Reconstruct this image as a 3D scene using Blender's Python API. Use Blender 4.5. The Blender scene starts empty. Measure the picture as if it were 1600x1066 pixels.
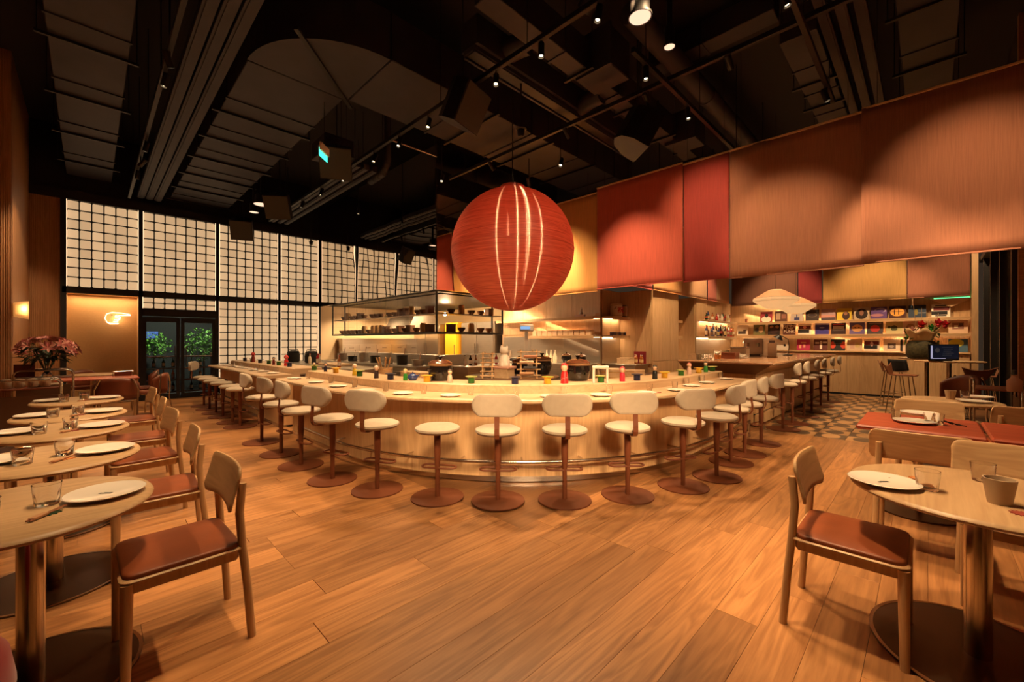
import bpy, math, random
from mathutils import Vector, Matrix
random.seed(7)
sc = bpy.context.scene
C = sc.collection
PI = math.pi
# ------------------------------------------------------------------ camera, world, exposure
FPX, HZ, CAMH = 655.0, 533.0, 1.42
ANG = math.atan(650 / 655.)
FX, FY = math.cos(ANG), math.sin(ANG)
RX, RY = math.sin(ANG), -math.cos(ANG)
cam = bpy.data.cameras.new('camera'); cam.sensor_width = 36; cam.lens = FPX / 1600 * 36
cam.clip_start = .05; cam.clip_end = 100
co = bpy.data.objects.new('camera', cam); C.objects.link(co)
co.location = (0, 0, CAMH); co.rotation_euler = (PI / 2, 0, math.atan2(-FX, FY))
sc.camera = co
w = bpy.data.worlds.new('world'); sc.world = w; w.use_nodes = True
w.node_tree.nodes['Background'].inputs[0].default_value = (1, .62, .38, 1)
w.node_tree.nodes['Background'].inputs[1].default_value = .018
vs = sc.view_settings
vs.view_transform = 'Standard'; vs.look = 'None'; vs.gamma = 1; vs.use_curve_mapping = False
vs.exposure = 0.97
WARM = (1, .655, .345)
def lamp(kind, name, loc, target, energy, color=WARM, size=.06, angle=60, blend=.5, parent=None, sy=None):
    l = bpy.data.lights.new(name, kind); l.energy = energy; l.color = color
    if kind == 'SPOT':
        l.spot_size = math.radians(angle); l.spot_blend = blend; l.shadow_soft_size = size
    elif kind == 'AREA':
        l.shape = 'RECTANGLE'; l.size = size; l.size_y = sy or size
    else:
        l.shadow_soft_size = size
    o = bpy.data.objects.new(name, l); C.objects.link(o); o.location = loc
    if target is not None:
        o.rotation_euler = (Vector(target) - Vector(loc)).to_track_quat('-Z', 'Y').to_euler()
    if parent:
        o.parent = parent; o.matrix_parent_inverse = Matrix.Translation(-Vector(parent.location))
    return o
# pixel of the photograph -> point at height z, or on a wall plane
def at(x, y, z=0):
    d = FPX * (CAMH - z) / (y - HZ); l = (x - 800) * d / FPX
    return (d * FX + l * RX, d * FY + l * RY, z)
def ray(x, d, z=0):
    l = (x - 800) * d / FPX
    return (d * FX + l * RX, d * FY + l * RY, z)
def onX(x, X):
    k = (x - 800) / FPX; d = X / (FX + k * RX); return d * (FY + k * RY)
def onY(x, Y):
    k = (x - 800) / FPX; d = Y / (FY + k * RY); return d * (FX + k * RX)
def zat(P, y):
    d = P[0] * FX + P[1] * FY; return CAMH - (y - HZ) * d / FPX

# ------------------------------------------------------------------ materials
MATS = {}
def nt(name):
    m = bpy.data.materials.new(name); m.use_nodes = True
    return m, m.node_tree.nodes, m.node_tree.links, m.node_tree.nodes['Principled BSDF']
def mat(name, col, rough=.5, metal=0, emit=0, ecol=None, trans=0, ior=1.45, noise=0, nscale=8, bump=0, bscale=60, coat=0, alpha=1, sheen=0, rnd=0, stretch=None, sss=0):
    if name in MATS: return MATS[name]
    m, N, Lk, b = nt(name)
    b.inputs['Base Color'].default_value = (*col, 1); b.inputs['Roughness'].default_value = rough
    b.inputs['Metallic'].default_value = metal; b.inputs['IOR'].default_value = ior
    b.inputs['Transmission Weight'].default_value = trans; b.inputs['Coat Weight'].default_value = coat
    b.inputs['Sheen Weight'].default_value = sheen
    if alpha < 1: b.inputs['Alpha'].default_value = alpha
    if emit:
        b.inputs['Emission Color'].default_value = (*(ecol or col), 1); b.inputs['Emission Strength'].default_value = emit
    src = None
    if noise or bump:
        tc = N.new('ShaderNodeTexCoord'); mp = N.new('ShaderNodeMapping'); Lk.new(tc.outputs['Object'], mp.inputs[0])
        if stretch: mp.inputs['Scale'].default_value = stretch
    if noise:
        n = N.new('ShaderNodeTexNoise'); n.inputs['Scale'].default_value = nscale; n.inputs['Detail'].default_value = 5
        Lk.new(mp.outputs[0], n.inputs['Vector'])
        mr = N.new('ShaderNodeMapRange'); mr.inputs['From Min'].default_value = .3; mr.inputs['From Max'].default_value = .7
        mr.inputs['To Min'].default_value = 1 - noise; mr.inputs['To Max'].default_value = 1 + noise
        Lk.new(n.outputs[0], mr.inputs[0]); src = mr.outputs[0]
    if rnd:
        oi = N.new('ShaderNodeObjectInfo'); mr2 = N.new('ShaderNodeMapRange')
        mr2.inputs['To Min'].default_value = 1 - rnd; mr2.inputs['To Max'].default_value = 1 + rnd
        Lk.new(oi.outputs['Random'], mr2.inputs[0])
        if src:
            mu = N.new('ShaderNodeMath'); mu.operation = 'MULTIPLY'; Lk.new(src, mu.inputs[0]); Lk.new(mr2.outputs[0], mu.inputs[1]); src = mu.outputs[0]
        else: src = mr2.outputs[0]
    if src:
        vm = N.new('ShaderNodeVectorMath'); vm.operation = 'SCALE'; vm.inputs[0].default_value = col
        Lk.new(src, vm.inputs['Scale']); Lk.new(vm.outputs[0], b.inputs['Base Color'])
        if emit:
            vm2 = N.new('ShaderNodeVectorMath'); vm2.operation = 'SCALE'; vm2.inputs[0].default_value = ecol or col
            Lk.new(src, vm2.inputs['Scale']); Lk.new(vm2.outputs[0], b.inputs['Emission Color'])
    if bump:
        n2 = N.new('ShaderNodeTexNoise'); n2.inputs['Scale'].default_value = bscale; n2.inputs['Detail'].default_value = 3
        Lk.new(mp.outputs[0], n2.inputs['Vector'])
        bp = N.new('ShaderNodeBump'); bp.inputs['Strength'].default_value = bump; bp.inputs['Distance'].default_value = .004
        Lk.new(n2.outputs[0], bp.inputs['Height']); Lk.new(bp.outputs[0], b.inputs['Normal'])
    MATS[name] = m; return m
def wood(name, c1, c2, axis='x', scale=1.0, rough=.4, rnd=.0, ribs=None, coat=0, stretch=14, bump=.15):
    """grain stretched along an axis; ribs=(axis, per metre) adds fine vertical tambour relief"""
    if name in MATS: return MATS[name]
    m, N, Lk, b = nt(name)
    b.inputs['Roughness'].default_value = rough; b.inputs['Coat Weight'].default_value = coat; b.inputs['Coat Roughness'].default_value = .25
    tc = N.new('ShaderNodeTexCoord'); oi = N.new('ShaderNodeObjectInfo')
    off = N.new('ShaderNodeVectorMath'); off.operation = 'SCALE'; off.inputs[0].default_value = (37., 53., 29.); Lk.new(oi.outputs['Random'], off.inputs['Scale'])
    ad = N.new('ShaderNodeVectorMath'); ad.operation = 'ADD'; Lk.new(tc.outputs['Object'], ad.inputs[0]); Lk.new(off.outputs[0], ad.inputs[1])
    mp = N.new('ShaderNodeMapping'); Lk.new(ad.outputs[0], mp.inputs[0])
    s = [stretch * scale] * 3; s['xyz'.index(axis)] = 1.1 * scale
    mp.inputs['Scale'].default_value = s
    n1 = N.new('ShaderNodeTexNoise'); n1.inputs['Scale'].default_value = 1; n1.inputs['Detail'].default_value = 7; n1.inputs['Roughness'].default_value = .62; n1.inputs['Distortion'].default_value = .6
    Lk.new(mp.outputs[0], n1.inputs['Vector'])
    mp2 = N.new('ShaderNodeMapping'); Lk.new(ad.outputs[0], mp2.inputs[0]); s2 = [9 * scale] * 3; s2['xyz'.index(axis)] = .8 * scale; mp2.inputs['Scale'].default_value = s2
    wv = N.new('ShaderNodeTexNoise'); wv.inputs['Scale'].default_value = .5; wv.inputs['Detail'].default_value = 2; wv.inputs['Distortion'].default_value = 1.5; Lk.new(mp2.outputs[0], wv.inputs['Vector'])
    sn = N.new('ShaderNodeMath'); sn.operation = 'MULTIPLY'; sn.inputs[1].default_value = 38; Lk.new(wv.outputs[0], sn.inputs[0])
    sn2 = N.new('ShaderNodeMath'); sn2.operation = 'SINE'; Lk.new(sn.outputs[0], sn2.inputs[0])
    ma = N.new('ShaderNodeMath'); ma.operation = 'MULTIPLY_ADD'; ma.inputs[1].default_value = .1; Lk.new(sn2.outputs[0], ma.inputs[0]); Lk.new(n1.outputs[0], ma.inputs[2])
    cr = N.new('ShaderNodeValToRGB'); cr.color_ramp.elements[0].position = .3; cr.color_ramp.elements[1].position = .72
    cr.color_ramp.elements[0].color = (*c1, 1); cr.color_ramp.elements[1].color = (*c2, 1); Lk.new(ma.outputs[0], cr.inputs[0])
    outc = cr.outputs[0]
    if rnd:
        mr = N.new('ShaderNodeMapRange'); mr.inputs['To Min'].default_value = 1 - rnd; mr.inputs['To Max'].default_value = 1 + rnd * .7; Lk.new(oi.outputs['Random'], mr.inputs[0])
        vm = N.new('ShaderNodeVectorMath'); vm.operation = 'SCALE'; Lk.new(outc, vm.inputs[0]); Lk.new(mr.outputs[0], vm.inputs['Scale']); outc = vm.outputs[0]
    Lk.new(outc, b.inputs['Base Color'])
    bp = N.new('ShaderNodeBump'); bp.inputs['Strength'].default_value = bump; bp.inputs['Distance'].default_value = .003
    Lk.new(ma.outputs[0], bp.inputs['Height'])
    if ribs:
        sx = N.new('ShaderNodeSeparateXYZ'); Lk.new(tc.outputs['Object'], sx.inputs[0])
        r1 = N.new('ShaderNodeMath'); r1.operation = 'MULTIPLY'; r1.inputs[1].default_value = ribs[1] * 2 * PI; Lk.new(sx.outputs['xyz'.index(ribs[0])], r1.inputs[0])
        r2 = N.new('ShaderNodeMath'); r2.operation = 'SINE'; Lk.new(r1.outputs[0], r2.inputs[0])
        b2 = N.new('ShaderNodeBump'); b2.inputs['Strength'].default_value = .6; b2.inputs['Distance'].default_value = .004
        Lk.new(r2.outputs[0], b2.inputs['Height']); Lk.new(bp.outputs[0], b2.inputs['Normal']); Lk.new(b2.outputs[0], b.inputs['Normal'])
    else:
        Lk.new(bp.outputs[0], b.inputs['Normal'])
    MATS[name] = m; return m
def fabric(name, col, axis='y', var=.13):
    if name in MATS: return MATS[name]
    m, N, Lk, b = nt(name)
    b.inputs['Roughness'].default_value = .85; b.inputs['Sheen Weight'].default_value = .15
    tc = N.new('ShaderNodeTexCoord'); mp = N.new('ShaderNodeMapping'); Lk.new(tc.outputs['Object'], mp.inputs[0])
    mp.inputs['Scale'].default_value = (130, 130, 3)
    n = N.new('ShaderNodeTexNoise'); n.inputs['Scale'].default_value = 1; n.inputs['Detail'].default_value = 4; Lk.new(mp.outputs[0], n.inputs['Vector'])
    mr = N.new('ShaderNodeMapRange'); mr.inputs['From Min'].default_value = .3; mr.inputs['From Max'].default_value = .7
    mr.inputs['To Min'].default_value = 1 - var; mr.inputs['To Max'].default_value = 1 + var; Lk.new(n.outputs[0], mr.inputs[0])
    vm = N.new('ShaderNodeVectorMath'); vm.operation = 'SCALE'; vm.inputs[0].default_value = col; Lk.new(mr.outputs[0], vm.inputs['Scale'])
    Lk.new(vm.outputs[0], b.inputs['Base Color'])
    n2 = N.new('ShaderNodeTexNoise'); n2.inputs['Scale'].default_value = 220; Lk.new(tc.outputs['Object'], n2.inputs['Vector'])
    bp = N.new('ShaderNodeBump'); bp.inputs['Strength'].default_value = .35; bp.inputs['Distance'].default_value = .003; Lk.new(n2.outputs[0], bp.inputs['Height']); Lk.new(bp.outputs[0], b.inputs['Normal'])
    tr = N.new('ShaderNodeBsdfTranslucent'); Lk.new(vm.outputs[0], tr.inputs[0])
    mx = N.new('ShaderNodeMixShader'); mx.inputs[0].default_value = .12; Lk.new(b.outputs[0], mx.inputs[1]); Lk.new(tr.outputs[0], mx.inputs[2])
    Lk.new(mx.outputs[0], N['Material Output'].inputs[0])
    MATS[name] = m; return m
OAK = ((.34, .165, .062), (.60, .335, .145))
M_plank = wood('oak_floor_plank', (.29, .122, .040), (.50, .238, .088), 'x', 1.25, .36, rnd=.28, coat=.1, stretch=17, bump=.06)
M_floor = wood('oak_floor_base', (.20, .085, .027), (.27, .12, .04), 'x', 1, .4)
M_panel = wood('bar_panel_oak', (.52, .315, .150), (.64, .41, .21), 'z', 1.3, .42, rnd=.06, stretch=16)
M_top = wood('counter_oak', (.50, .33, .185), (.61, .42, .25), 'x', .8, .33, coat=.15)
M_chair = wood('chair_oak', (.48, .285, .13), (.62, .395, .195), 'z', 1.6, .42, rnd=.05)
M_chairh = wood('chair_back_oak', (.48, .285, .13), (.62, .395, .195), 'y', 1.4, .42, rnd=.05)
M_table = wood('table_oak', (.45, .275, .135), (.57, .37, .19), 'x', 1.4, .42, rnd=.05, stretch=22)
M_tabler = wood('red_table_wood', (.36, .055, .022), (.52, .11, .05), 'y', 1.2, .4)
M_walla = wood('wall_oak_y', (.54, .335, .165), (.66, .43, .225), 'z', 1.2, .5, rnd=.05, ribs=('y', 55))
M_wallx = wood('wall_oak_x', (.54, .335, .165), (.66, .43, .225), 'z', 1.2, .5, rnd=.05, ribs=('x', 55))
M_shelf = wood('shelf_oak', (.54, .335, .165), (.66, .43, .225), 'y', 1.2, .45)
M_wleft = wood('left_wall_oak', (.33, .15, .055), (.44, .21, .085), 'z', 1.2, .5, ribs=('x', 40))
M_leather = mat('tan_leather', (.23, .054, .013), .48, noise=.12, nscale=6, bump=.12, bscale=140)
M_dleather = mat('brown_leather', (.17, .045, .018), .4, noise=.1, bump=.1, bscale=140)
M_stool = mat('terracotta_metal', (.155, .042, .013), .6, noise=.05, bump=.08, bscale=300)
M_cream = mat('cream_upholstery', (.41, .335, .25), .8, noise=.04, nscale=20, bump=.25, bscale=350, sheen=.1)
M_chrome = mat('brushed_chrome', (.62, .56, .49), .22, 1)
M_steel = mat('stainless_steel', (.58, .53, .46), .33, 1, noise=.06, nscale=3, stretch=(1, 1, 14))
M_steelr = mat('table_steel', (.55, .47, .38), .2, 1)
M_basep = mat('table_base_steel', (.13, .085, .055), .32, .9)
M_darkm = mat('dark_steel', (.06, .055, .05), .35, .6)
M_black = mat('black_metal', (.012, .011, .011), .45)
M_blackg = mat('black_glaze', (.012, .009, .008), .1, coat=.5)
M_brownr = mat('brown_glaze', (.10, .035, .015), .2, coat=.3)
M_duct = mat('ceiling_duct_grey', (.029, .027, .036), .55, noise=.18, nscale=3)
M_ceil = mat('ceiling_black', (.018, .015, .014), .8)
M_white = mat('white_ceramic', (.80, .72, .62), .25, coat=.3)
M_paper = mat('white_paint', (.78, .70, .60), .6)
M_glass = mat('clear_glass', (1, 1, 1), .0, trans=1, ior=1.45)
M_red = mat('red_paint', (.62, .02, .02), .35)
M_yellow = mat('yellow_paint', (.86, .46, .02), .4)
M_green = mat('green_enamel', (.03, .14, .02), .3)
M_navy = mat('navy_enamel', (.02, .022, .07), .3)
M_mirror = None
# ------------------------------------------------------------------ mesh helpers
class MB:
    def __init__(s): s.v = []; s.f = []; s.m = []; s.s = []
    def add(s, V, F, mi=0, sm=False, M=None):
        n = len(s.v)
        s.v += [tuple(M @ Vector(p)) for p in V] if M is not None else [tuple(p) for p in V]
        for f in F: s.f.append([i + n for i in f]); s.m.append(mi); s.s.append(sm)
        return s
    def box(s, c, d, ch=0, mi=0, rz=0, M=None):
        x, y, z = d[0] / 2, d[1] / 2, d[2] / 2
        T = Matrix.Translation(c) @ Matrix.Rotation(rz, 4, 'Z')
        if M is not None: T = M @ T
        if not ch:
            V = [(sx * x, sy * y, sz * z) for sz in (-1, 1) for sy in (-1, 1) for sx in (-1, 1)]
            F = [(0, 2, 3, 1), (4, 5, 7, 6), (0, 1, 5, 4), (2, 6, 7, 3), (0, 4, 6, 2), (1, 3, 7, 5)]
            return s.add(V, F, mi, False, T)
        ch = min(ch, x * .99, y * .99, z * .99); V = []; I = {}
        for sx in (-1, 1):
            for sy in (-1, 1):
                for sz in (-1, 1):
                    for a in range(3):
                        e = [ch] * 3; e[a] = 0; I[sx, sy, sz, a] = len(V)
                        V.append((sx * (x - e[0]), sy * (y - e[1]), sz * (z - e[2])))
        F = []
        for sg in (-1, 1):
            q = [(-1, -1), (1, -1), (1, 1), (-1, 1)]
            F.append([I[sg, a, b, 0] for a, b in q]); F.append([I[b, sg, a, 1] for a, b in q]); F.append([I[a, b, sg, 2] for a, b in q])
        for a in (-1, 1):
            for b in (-1, 1):
                F.append([I[a, b, -1, 0], I[a, b, 1, 0], I[a, b, 1, 1], I[a, b, -1, 1]])
                F.append([I[a, -1, b, 0], I[a, 1, b, 0], I[a, 1, b, 2], I[a, -1, b, 2]])
                F.append([I[-1, a, b, 1], I[1, a, b, 1], I[1, a, b, 2], I[-1, a, b, 2]])
                for c_ in (-1, 1): F.append([I[a, b, c_, 0], I[a, b, c_, 1], I[a, b, c_, 2]])
        return s.add(V, F, mi, False, T)
    def cyl(s, p0, p1, r0, r1=None, n=16, mi=0, caps=True, sm=True):
        r1 = r0 if r1 is None else r1
        p0, p1 = Vector(p0), Vector(p1); ax = (p1 - p0).normalized()
        u = ax.orthogonal().normalized(); w_ = ax.cross(u)
        V = []
        for p, r in ((p0, r0), (p1, r1)):
            for i in range(n):
                a = 2 * PI * i / n; V.append(p + (u * math.cos(a) + w_ * math.sin(a)) * r)
        F = [(i, (i + 1) % n, n + (i + 1) % n, n + i) for i in range(n)]
        s.add(V, F, mi, sm)
        if caps: s.add(V[:n], [tuple(range(n - 1, -1, -1))], mi); s.add(V[n:], [tuple(range(n))], mi)
        return s
    def lathe(s, prof, n=24, c=(0, 0, 0), mi=0, sx=1, sy=1, sm=True, M=None):
        V = []; F = []; rings = []
        for r, z in prof:
            if r < 1e-6: rings.append([len(V)]); V.append((c[0], c[1], c[2] + z))
            else:
                rings.append(list(range(len(V), len(V) + n)))
                for i in range(n):
                    a = 2 * PI * i / n; V.append((c[0] + r * sx * math.cos(a), c[1] + r * sy * math.sin(a), c[2] + z))
        for A, B in zip(rings, rings[1:]):
            for i in range(n):
                j = (i + 1) % n
                if len(A) == 1 and len(B) == 1: continue
                if len(A) == 1: F.append((A[0], B[j], B[i]))
                elif len(B) == 1: F.append((A[i], A[j], B[0]))
                else: F.append((A[i], A[j], B[j], B[i]))
        return s.add(V, F, mi, sm, M)
    def tube(s, pts, r, n=10, mi=0, closed=False, sm=True, flat=None):
        pts = [Vector(p) for p in pts]; V = []; N = len(pts); up = None
        for i, p in enumerate(pts):
            a = pts[(i - 1) % N] if (closed or i) else p; b = pts[(i + 1) % N] if (closed or i < N - 1) else p
            t = (b - a).normalized()
            if up is None: up = t.orthogonal().normalized() if abs(t.z) > .95 else Vector((0, 0, 1))
            u = (up - t * up.dot(t))
            u = u.normalized() if u.length > 1e-4 else t.orthogonal().normalized()
            up = u; w_ = t.cross(u)
            for k in range(n):
                an = 2 * PI * k / n
                ra, rb = (r, r) if flat is None else flat
                V.append(p + u * math.cos(an) * ra + w_ * math.sin(an) * rb)
        F = []
        for i in range(N if closed else N - 1):
            j = (i + 1) % N
            for k in range(n): F.append((i * n + k, i * n + (k + 1) % n, j * n + (k + 1) % n, j * n + k))
        s.add(V, F, mi, sm)
        if not closed: s.add(V[:n], [tuple(range(n - 1, -1, -1))], mi); s.add(V[-n:], [tuple(range(n))], mi)
        return s
    def prism(s, P, z0, z1, mi=0, M=None):
        n = len(P); V = [(x, y, z0) for x, y in P] + [(x, y, z1) for x, y in P]
        F = [tuple(range(n - 1, -1, -1)), tuple(range(n, 2 * n))] + [(i, (i + 1) % n, n + (i + 1) % n, n + i) for i in range(n)]
        return s.add(V, F, mi, False, M)
    def grid(s, fn, nu, nv, mi=0, sm=True, loopu=False):
        V = [fn(i / nu, j / nv) for j in range(nv + 1) for i in range(nu + 1)]
        F = [(j * (nu + 1) + i, j * (nu + 1) + i + 1, (j + 1) * (nu + 1) + i + 1, (j + 1) * (nu + 1) + i) for j in range(nv) for i in range(nu)]
        return s.add(V, F, mi, sm)
    def mesh(s, name, mats):
        me = bpy.data.meshes.new(name); me.from_pydata(s.v, [], s.f)
        for m in (mats if isinstance(mats, (list, tuple)) else [mats] if mats else []): me.materials.append(m)
        me.polygons.foreach_set('material_index', s.m); me.polygons.foreach_set('use_smooth', s.s)
        me.update()
        if any(s.s):
            try: me.set_sharp_from_angle(angle=math.radians(42))
            except Exception: pass
        return me
def link(name, data, parent=None, loc=(0, 0, 0), rot=(0, 0, 0)):
    o = bpy.data.objects.new(name, data); C.objects.link(o); o.location = loc; o.rotation_euler = rot
    if parent: o.parent = parent
    return o
def obj(name, mb, mats=None, parent=None, loc=(0, 0, 0), rot=(0, 0, 0)):
    return link(name, mb.mesh(name, mats) if isinstance(mb, MB) else mb, parent, loc, rot)
USED = set()
def tag(o, label, cat, group=None):
    if not group:
        k = label; n = 2
        assert label not in USED, label
    USED.add(label)
    o['label'] = label; o['category'] = cat
    if group: o['group'] = group
    return o
def thing(name, label, cat, loc=(0, 0, 0), rz=0, group=None):
    return tag(link(name, None, None, loc, (0, 0, rz)), label, cat, group)
def struct(name, mb, mats, loc=(0, 0, 0)):
    o = obj(name, mb, mats, None, loc); o['kind'] = 'structure'; return o
def dup(root, loc, rz, label, group=None):
    def cp(o, par):
        c = o.copy(); C.objects.link(c); c.parent = par
        for ch in list(o.children): cp(ch, c)
        return c
    r = cp(root, None); r.location = loc; r.rotation_euler = (0, 0, rz); r['label'] = label; USED.add(label)
    if group: r['group'] = group
    return r
def proto(p, loc, rz, label, group, cat=None):
    """place the prototype itself the first time, copies afterwards"""
    if not p.get('_u'):
        p['_u'] = 1; p.location = loc; p.rotation_euler = (0, 0, rz); p['label'] = label; p['group'] = group
        return p
    r = dup(p, loc, rz, label, group); return r
ORD = 'first second third fourth fifth sixth seventh eighth ninth tenth eleventh twelfth thirteenth fourteenth fifteenth sixteenth seventeenth eighteenth nineteenth twentieth'.split()
ORD += ['twenty-' + o for o in ORD[:9]] + ['thirtieth']

# ------------------------------------------------------------------ the shell
YG, XR, ZC = 13.28, 14.45, 6.1
struct('floor', MB().box((6.2, 6, -.06), (17, 18, .1)), M_floor)
fl = bpy.data.objects['floor']
W_, GAP = .2, .0012
plank_cache = {}
def plank(x0, x1, y):
    L = round(x1 - x0, 2)
    if L < .08: return
    if L not in plank_cache:
        plank_cache[L] = MB().box((0, 0, 0), (L - GAP, W_ - GAP, .018), .0006).mesh('plank', M_plank)
    o = link('plank', plank_cache[L], fl, ((x0 + x1) / 2, y, -.009))
yy = -1.7
while yy < 13.1:
    if yy < 2.2: a, b = (.2 if yy > -.6 else .9), 7.62
    elif yy < 9.6: a, b = -1.5, 2.3
    else: a, b = -.85, 2.3
    x = a
    first = True
    while x < b:
        L = random.choice((1.3, 1.7, 2.1, 2.4)) * (random.choice((.35, .6, .8, 1)) if first else 1); first = False
        x2 = min(b, x + L)
        if b - x2 < .35: x2 = b
        plank(x, x2, yy); x = x2
    yy += W_
# patterned tiles between the high bar and the record wall
M_tl = mat('tile_tan', (.44, .24, .10), .4, noise=.08); M_td = mat('tile_dark', (.10, .062, .035), .4, noise=.08)
def tilemesh(nm, m0, m1):
    b = MB().box((0, 0, -.009), (.366, .366, .018), .002, 0)
    P = [(.165 * math.cos(t * PI / 14), .115 * math.sin(t * PI / 14)) for t in range(28)]
    b.prism(P, -.002, .0006, 1); return b.mesh(nm, [m0, m1])
tA, tB = tilemesh('tile', M_tl, M_td), tilemesh('tile', M_td, M_tl)
for i in range(18):
    for j in range(7):
        x = 7.62 + .185 + i * .37; y = 1.77 - j * .37
        if x > 14.2 or y < -.75: continue
        link('tile', tA if (i + j) % 2 else tB, fl, (x, y, 0), (0, 0, 0))
ce = MB().box((6.2, 6, ZC + .1), (17, 18, .2)); struct('ceiling', ce, M_ceil)
M_dark = mat('dark_wall', (.02, .017, .015), .7)
# left wall with a jog, ribbed oak strip beside the glass wall
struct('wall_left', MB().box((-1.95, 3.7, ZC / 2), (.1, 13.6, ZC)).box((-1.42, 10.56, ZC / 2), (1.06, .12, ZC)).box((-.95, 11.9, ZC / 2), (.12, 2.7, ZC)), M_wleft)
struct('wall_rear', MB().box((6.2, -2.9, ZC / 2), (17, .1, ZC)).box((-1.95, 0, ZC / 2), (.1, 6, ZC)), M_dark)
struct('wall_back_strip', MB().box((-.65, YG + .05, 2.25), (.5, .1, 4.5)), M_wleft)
# dark wall above the glass and beams of the glazed front
struct('trim_glass_head', MB().box((2.2, YG + .02, 4.6), (6.4, .16, .2)).box((2.2, YG + .12, 5.4), (6.4, .1, 1.5)), M_black)
MUL = [-.40, .85, 2.36, 3.84, 4.96]
fr = MB()
for x in MUL: fr.box((x, YG, 2.3), (.07 if x > -.3 else .09, .12, 4.6))
fr.box((2.28, YG, 2.54), (5.4, .12, .14))
fr.box((1.6, YG, 2.11), (1.46, .12, .18))
struct('trim_glass_frame', fr, M_black)
# glass block bays
def blockmat():
    m, N, Lk, b = nt('backlit_glass_block')
    tc = N.new('ShaderNodeTexCoord'); oi = N.new('ShaderNodeObjectInfo')
    n = N.new('ShaderNodeTexNoise'); n.inputs['Scale'].default_value = 3; Lk.new(tc.outputs['Object'], n.inputs['Vector'])
    mr = N.new('ShaderNodeMapRange'); mr.inputs['To Min'].default_value = .88; mr.inputs['To Max'].default_value = 1.12; Lk.new(oi.outputs['Random'], mr.inputs[0])
    vm = N.new('ShaderNodeVectorMath'); vm.operation = 'SCALE'; vm.inputs[0].default_value = (.36, .232, .122); Lk.new(mr.outputs[0], vm.inputs['Scale'])
    b.inputs['Base Color'].default_value = (.5, .42, .34, 1); b.inputs['Roughness'].default_value = .15
    Lk.new(vm.outputs[0], b.inputs['Emission Color']); b.inputs['Emission Strength'].default_value = .85
    bp = N.new('ShaderNodeBump'); bp.inputs['Strength'].default_value = .4; bp.inputs['Distance'].default_value = .02; Lk.new(n.outputs[0], bp.inputs['Height']); Lk.new(bp.outputs[0], b.inputs['Normal'])
    return m
M_block = blockmat(); M_led = mat('warm_led', (1, .75, .5), .5, emit=3, ecol=(1, .66, .36))
M_led2 = mat('warm_led_soft', (1, .75, .5), .5, emit=.9, ecol=(1, .68, .4))
wn = 0
def bay(x0, x1, z0, z1, nc, nr):
    global wn
    wn += 1
    g = MB()
    for i in range(1, nc): g.box((x0 + (x1 - x0) * i / nc, YG, (z0 + z1) / 2), (.02, .07, z1 - z0))
    for j in range(1, nr): g.box(((x0 + x1) / 2, YG, z0 + (z1 - z0) * j / nr), (x1 - x0, .07, .02))
    win = struct('window_%d' % wn, g, M_black)
    cw, ch = (x1 - x0) / nc, (z1 - z0) / nr
    b = MB().box((0, 0, 0), (cw - .02, .06, ch - .02), .018)
    me = b.mesh('glass_block', M_block)
    for i in range(nc):
        for j in range(nr): link('glass_block', me, win, (x0 + cw * (i + .5), YG + .01, z0 + ch * (j + .5)))
    st = MB()
    for xx in (x0 + .006, x1 - .006): st.box((xx, YG - .05, (z0 + z1) / 2), (.012, .008, z1 - z0))
    obj('led_strip', st, M_led2, win)
    return win
cols = [6, 7, 7, 5]
for i in range(4): bay(MUL[i] + .045, MUL[i + 1] - .035, 2.61, 4.5, cols[i], 9)
bay(MUL[1] + .035, MUL[2] - .035, 2.2, 2.47, 7, 2)
bay(MUL[2] + .035, MUL[3] - .035, .42, 2.47, 7, 10)
bay(MUL[3] + .035, MUL[4] - .035, .42, 2.47, 5, 10)
struct('wall_back_plinth', MB().box((3.6, YG, .21), (2.5, .12, .42)), M_black)
# recess with the neon hand
M_cloth = mat('recess_wall_cloth', (.47, .27, .11), .8, noise=.05, nscale=30, bump=.2, bscale=300)
struct('wall_back_recess', MB().box((.22, YG + .34, 1.25), (1.3, .04, 2.5)).box((-.37, YG + .17, 1.25), (.04, .34, 2.5)).box((.83, YG + .17, 1.25), (.04, .34, 2.5)).box((.22, YG + .17, 2.49), (1.3, .34, .04)), M_cloth)
ns = thing('neon_sign', 'glowing white neon pointing hand on the recessed wall', 'neon sign', (.42, YG + .30, 1.98))
M_neon = mat('neon_white', (1, .8, .55), .5, emit=2.6, ecol=(1, .70, .42))
def np_(P): return [(x, 0, z) for x, z in P]
obj('neon_tube', MB().tube(np_([(-.03, -.16), (-.13, -.13), (-.17, -.03), (-.14, .07), (-.05, .11), (.12, .10), (.26, .075), (.27, .05), (.12, .045), (.02, .05)]), .006, 8), M_neon, ns)
obj('neon_tube', MB().tube(np_([(.02, .05), (.0, .02), (.09, .01), (.10, -.02), (.0, -.02), (.09, -.03), (.09, -.06), (-.01, -.06), (.06, -.08), (.05, -.10), (-.03, -.10)]), .006, 8), M_neon, ns)
obj('neon_tube', MB().tube(np_([(-.1, -.155), (.06, -.15)]), .014, 8), M_neon, ns)
for q in (-.05, .1): obj('backing', MB().tube([(q, .015, .05), (q, .03, .05)], .012, 8), M_black, ns)
lamp('POINT', 'neon_glow', (.45, YG + .2, 1.95), None, 2.2, size=.1)
lamp('AREA', 'recess_led', (.22, YG + .15, 2.44), (.22, YG + .2, 0), 6, size=1.1, sy=.05)
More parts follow.
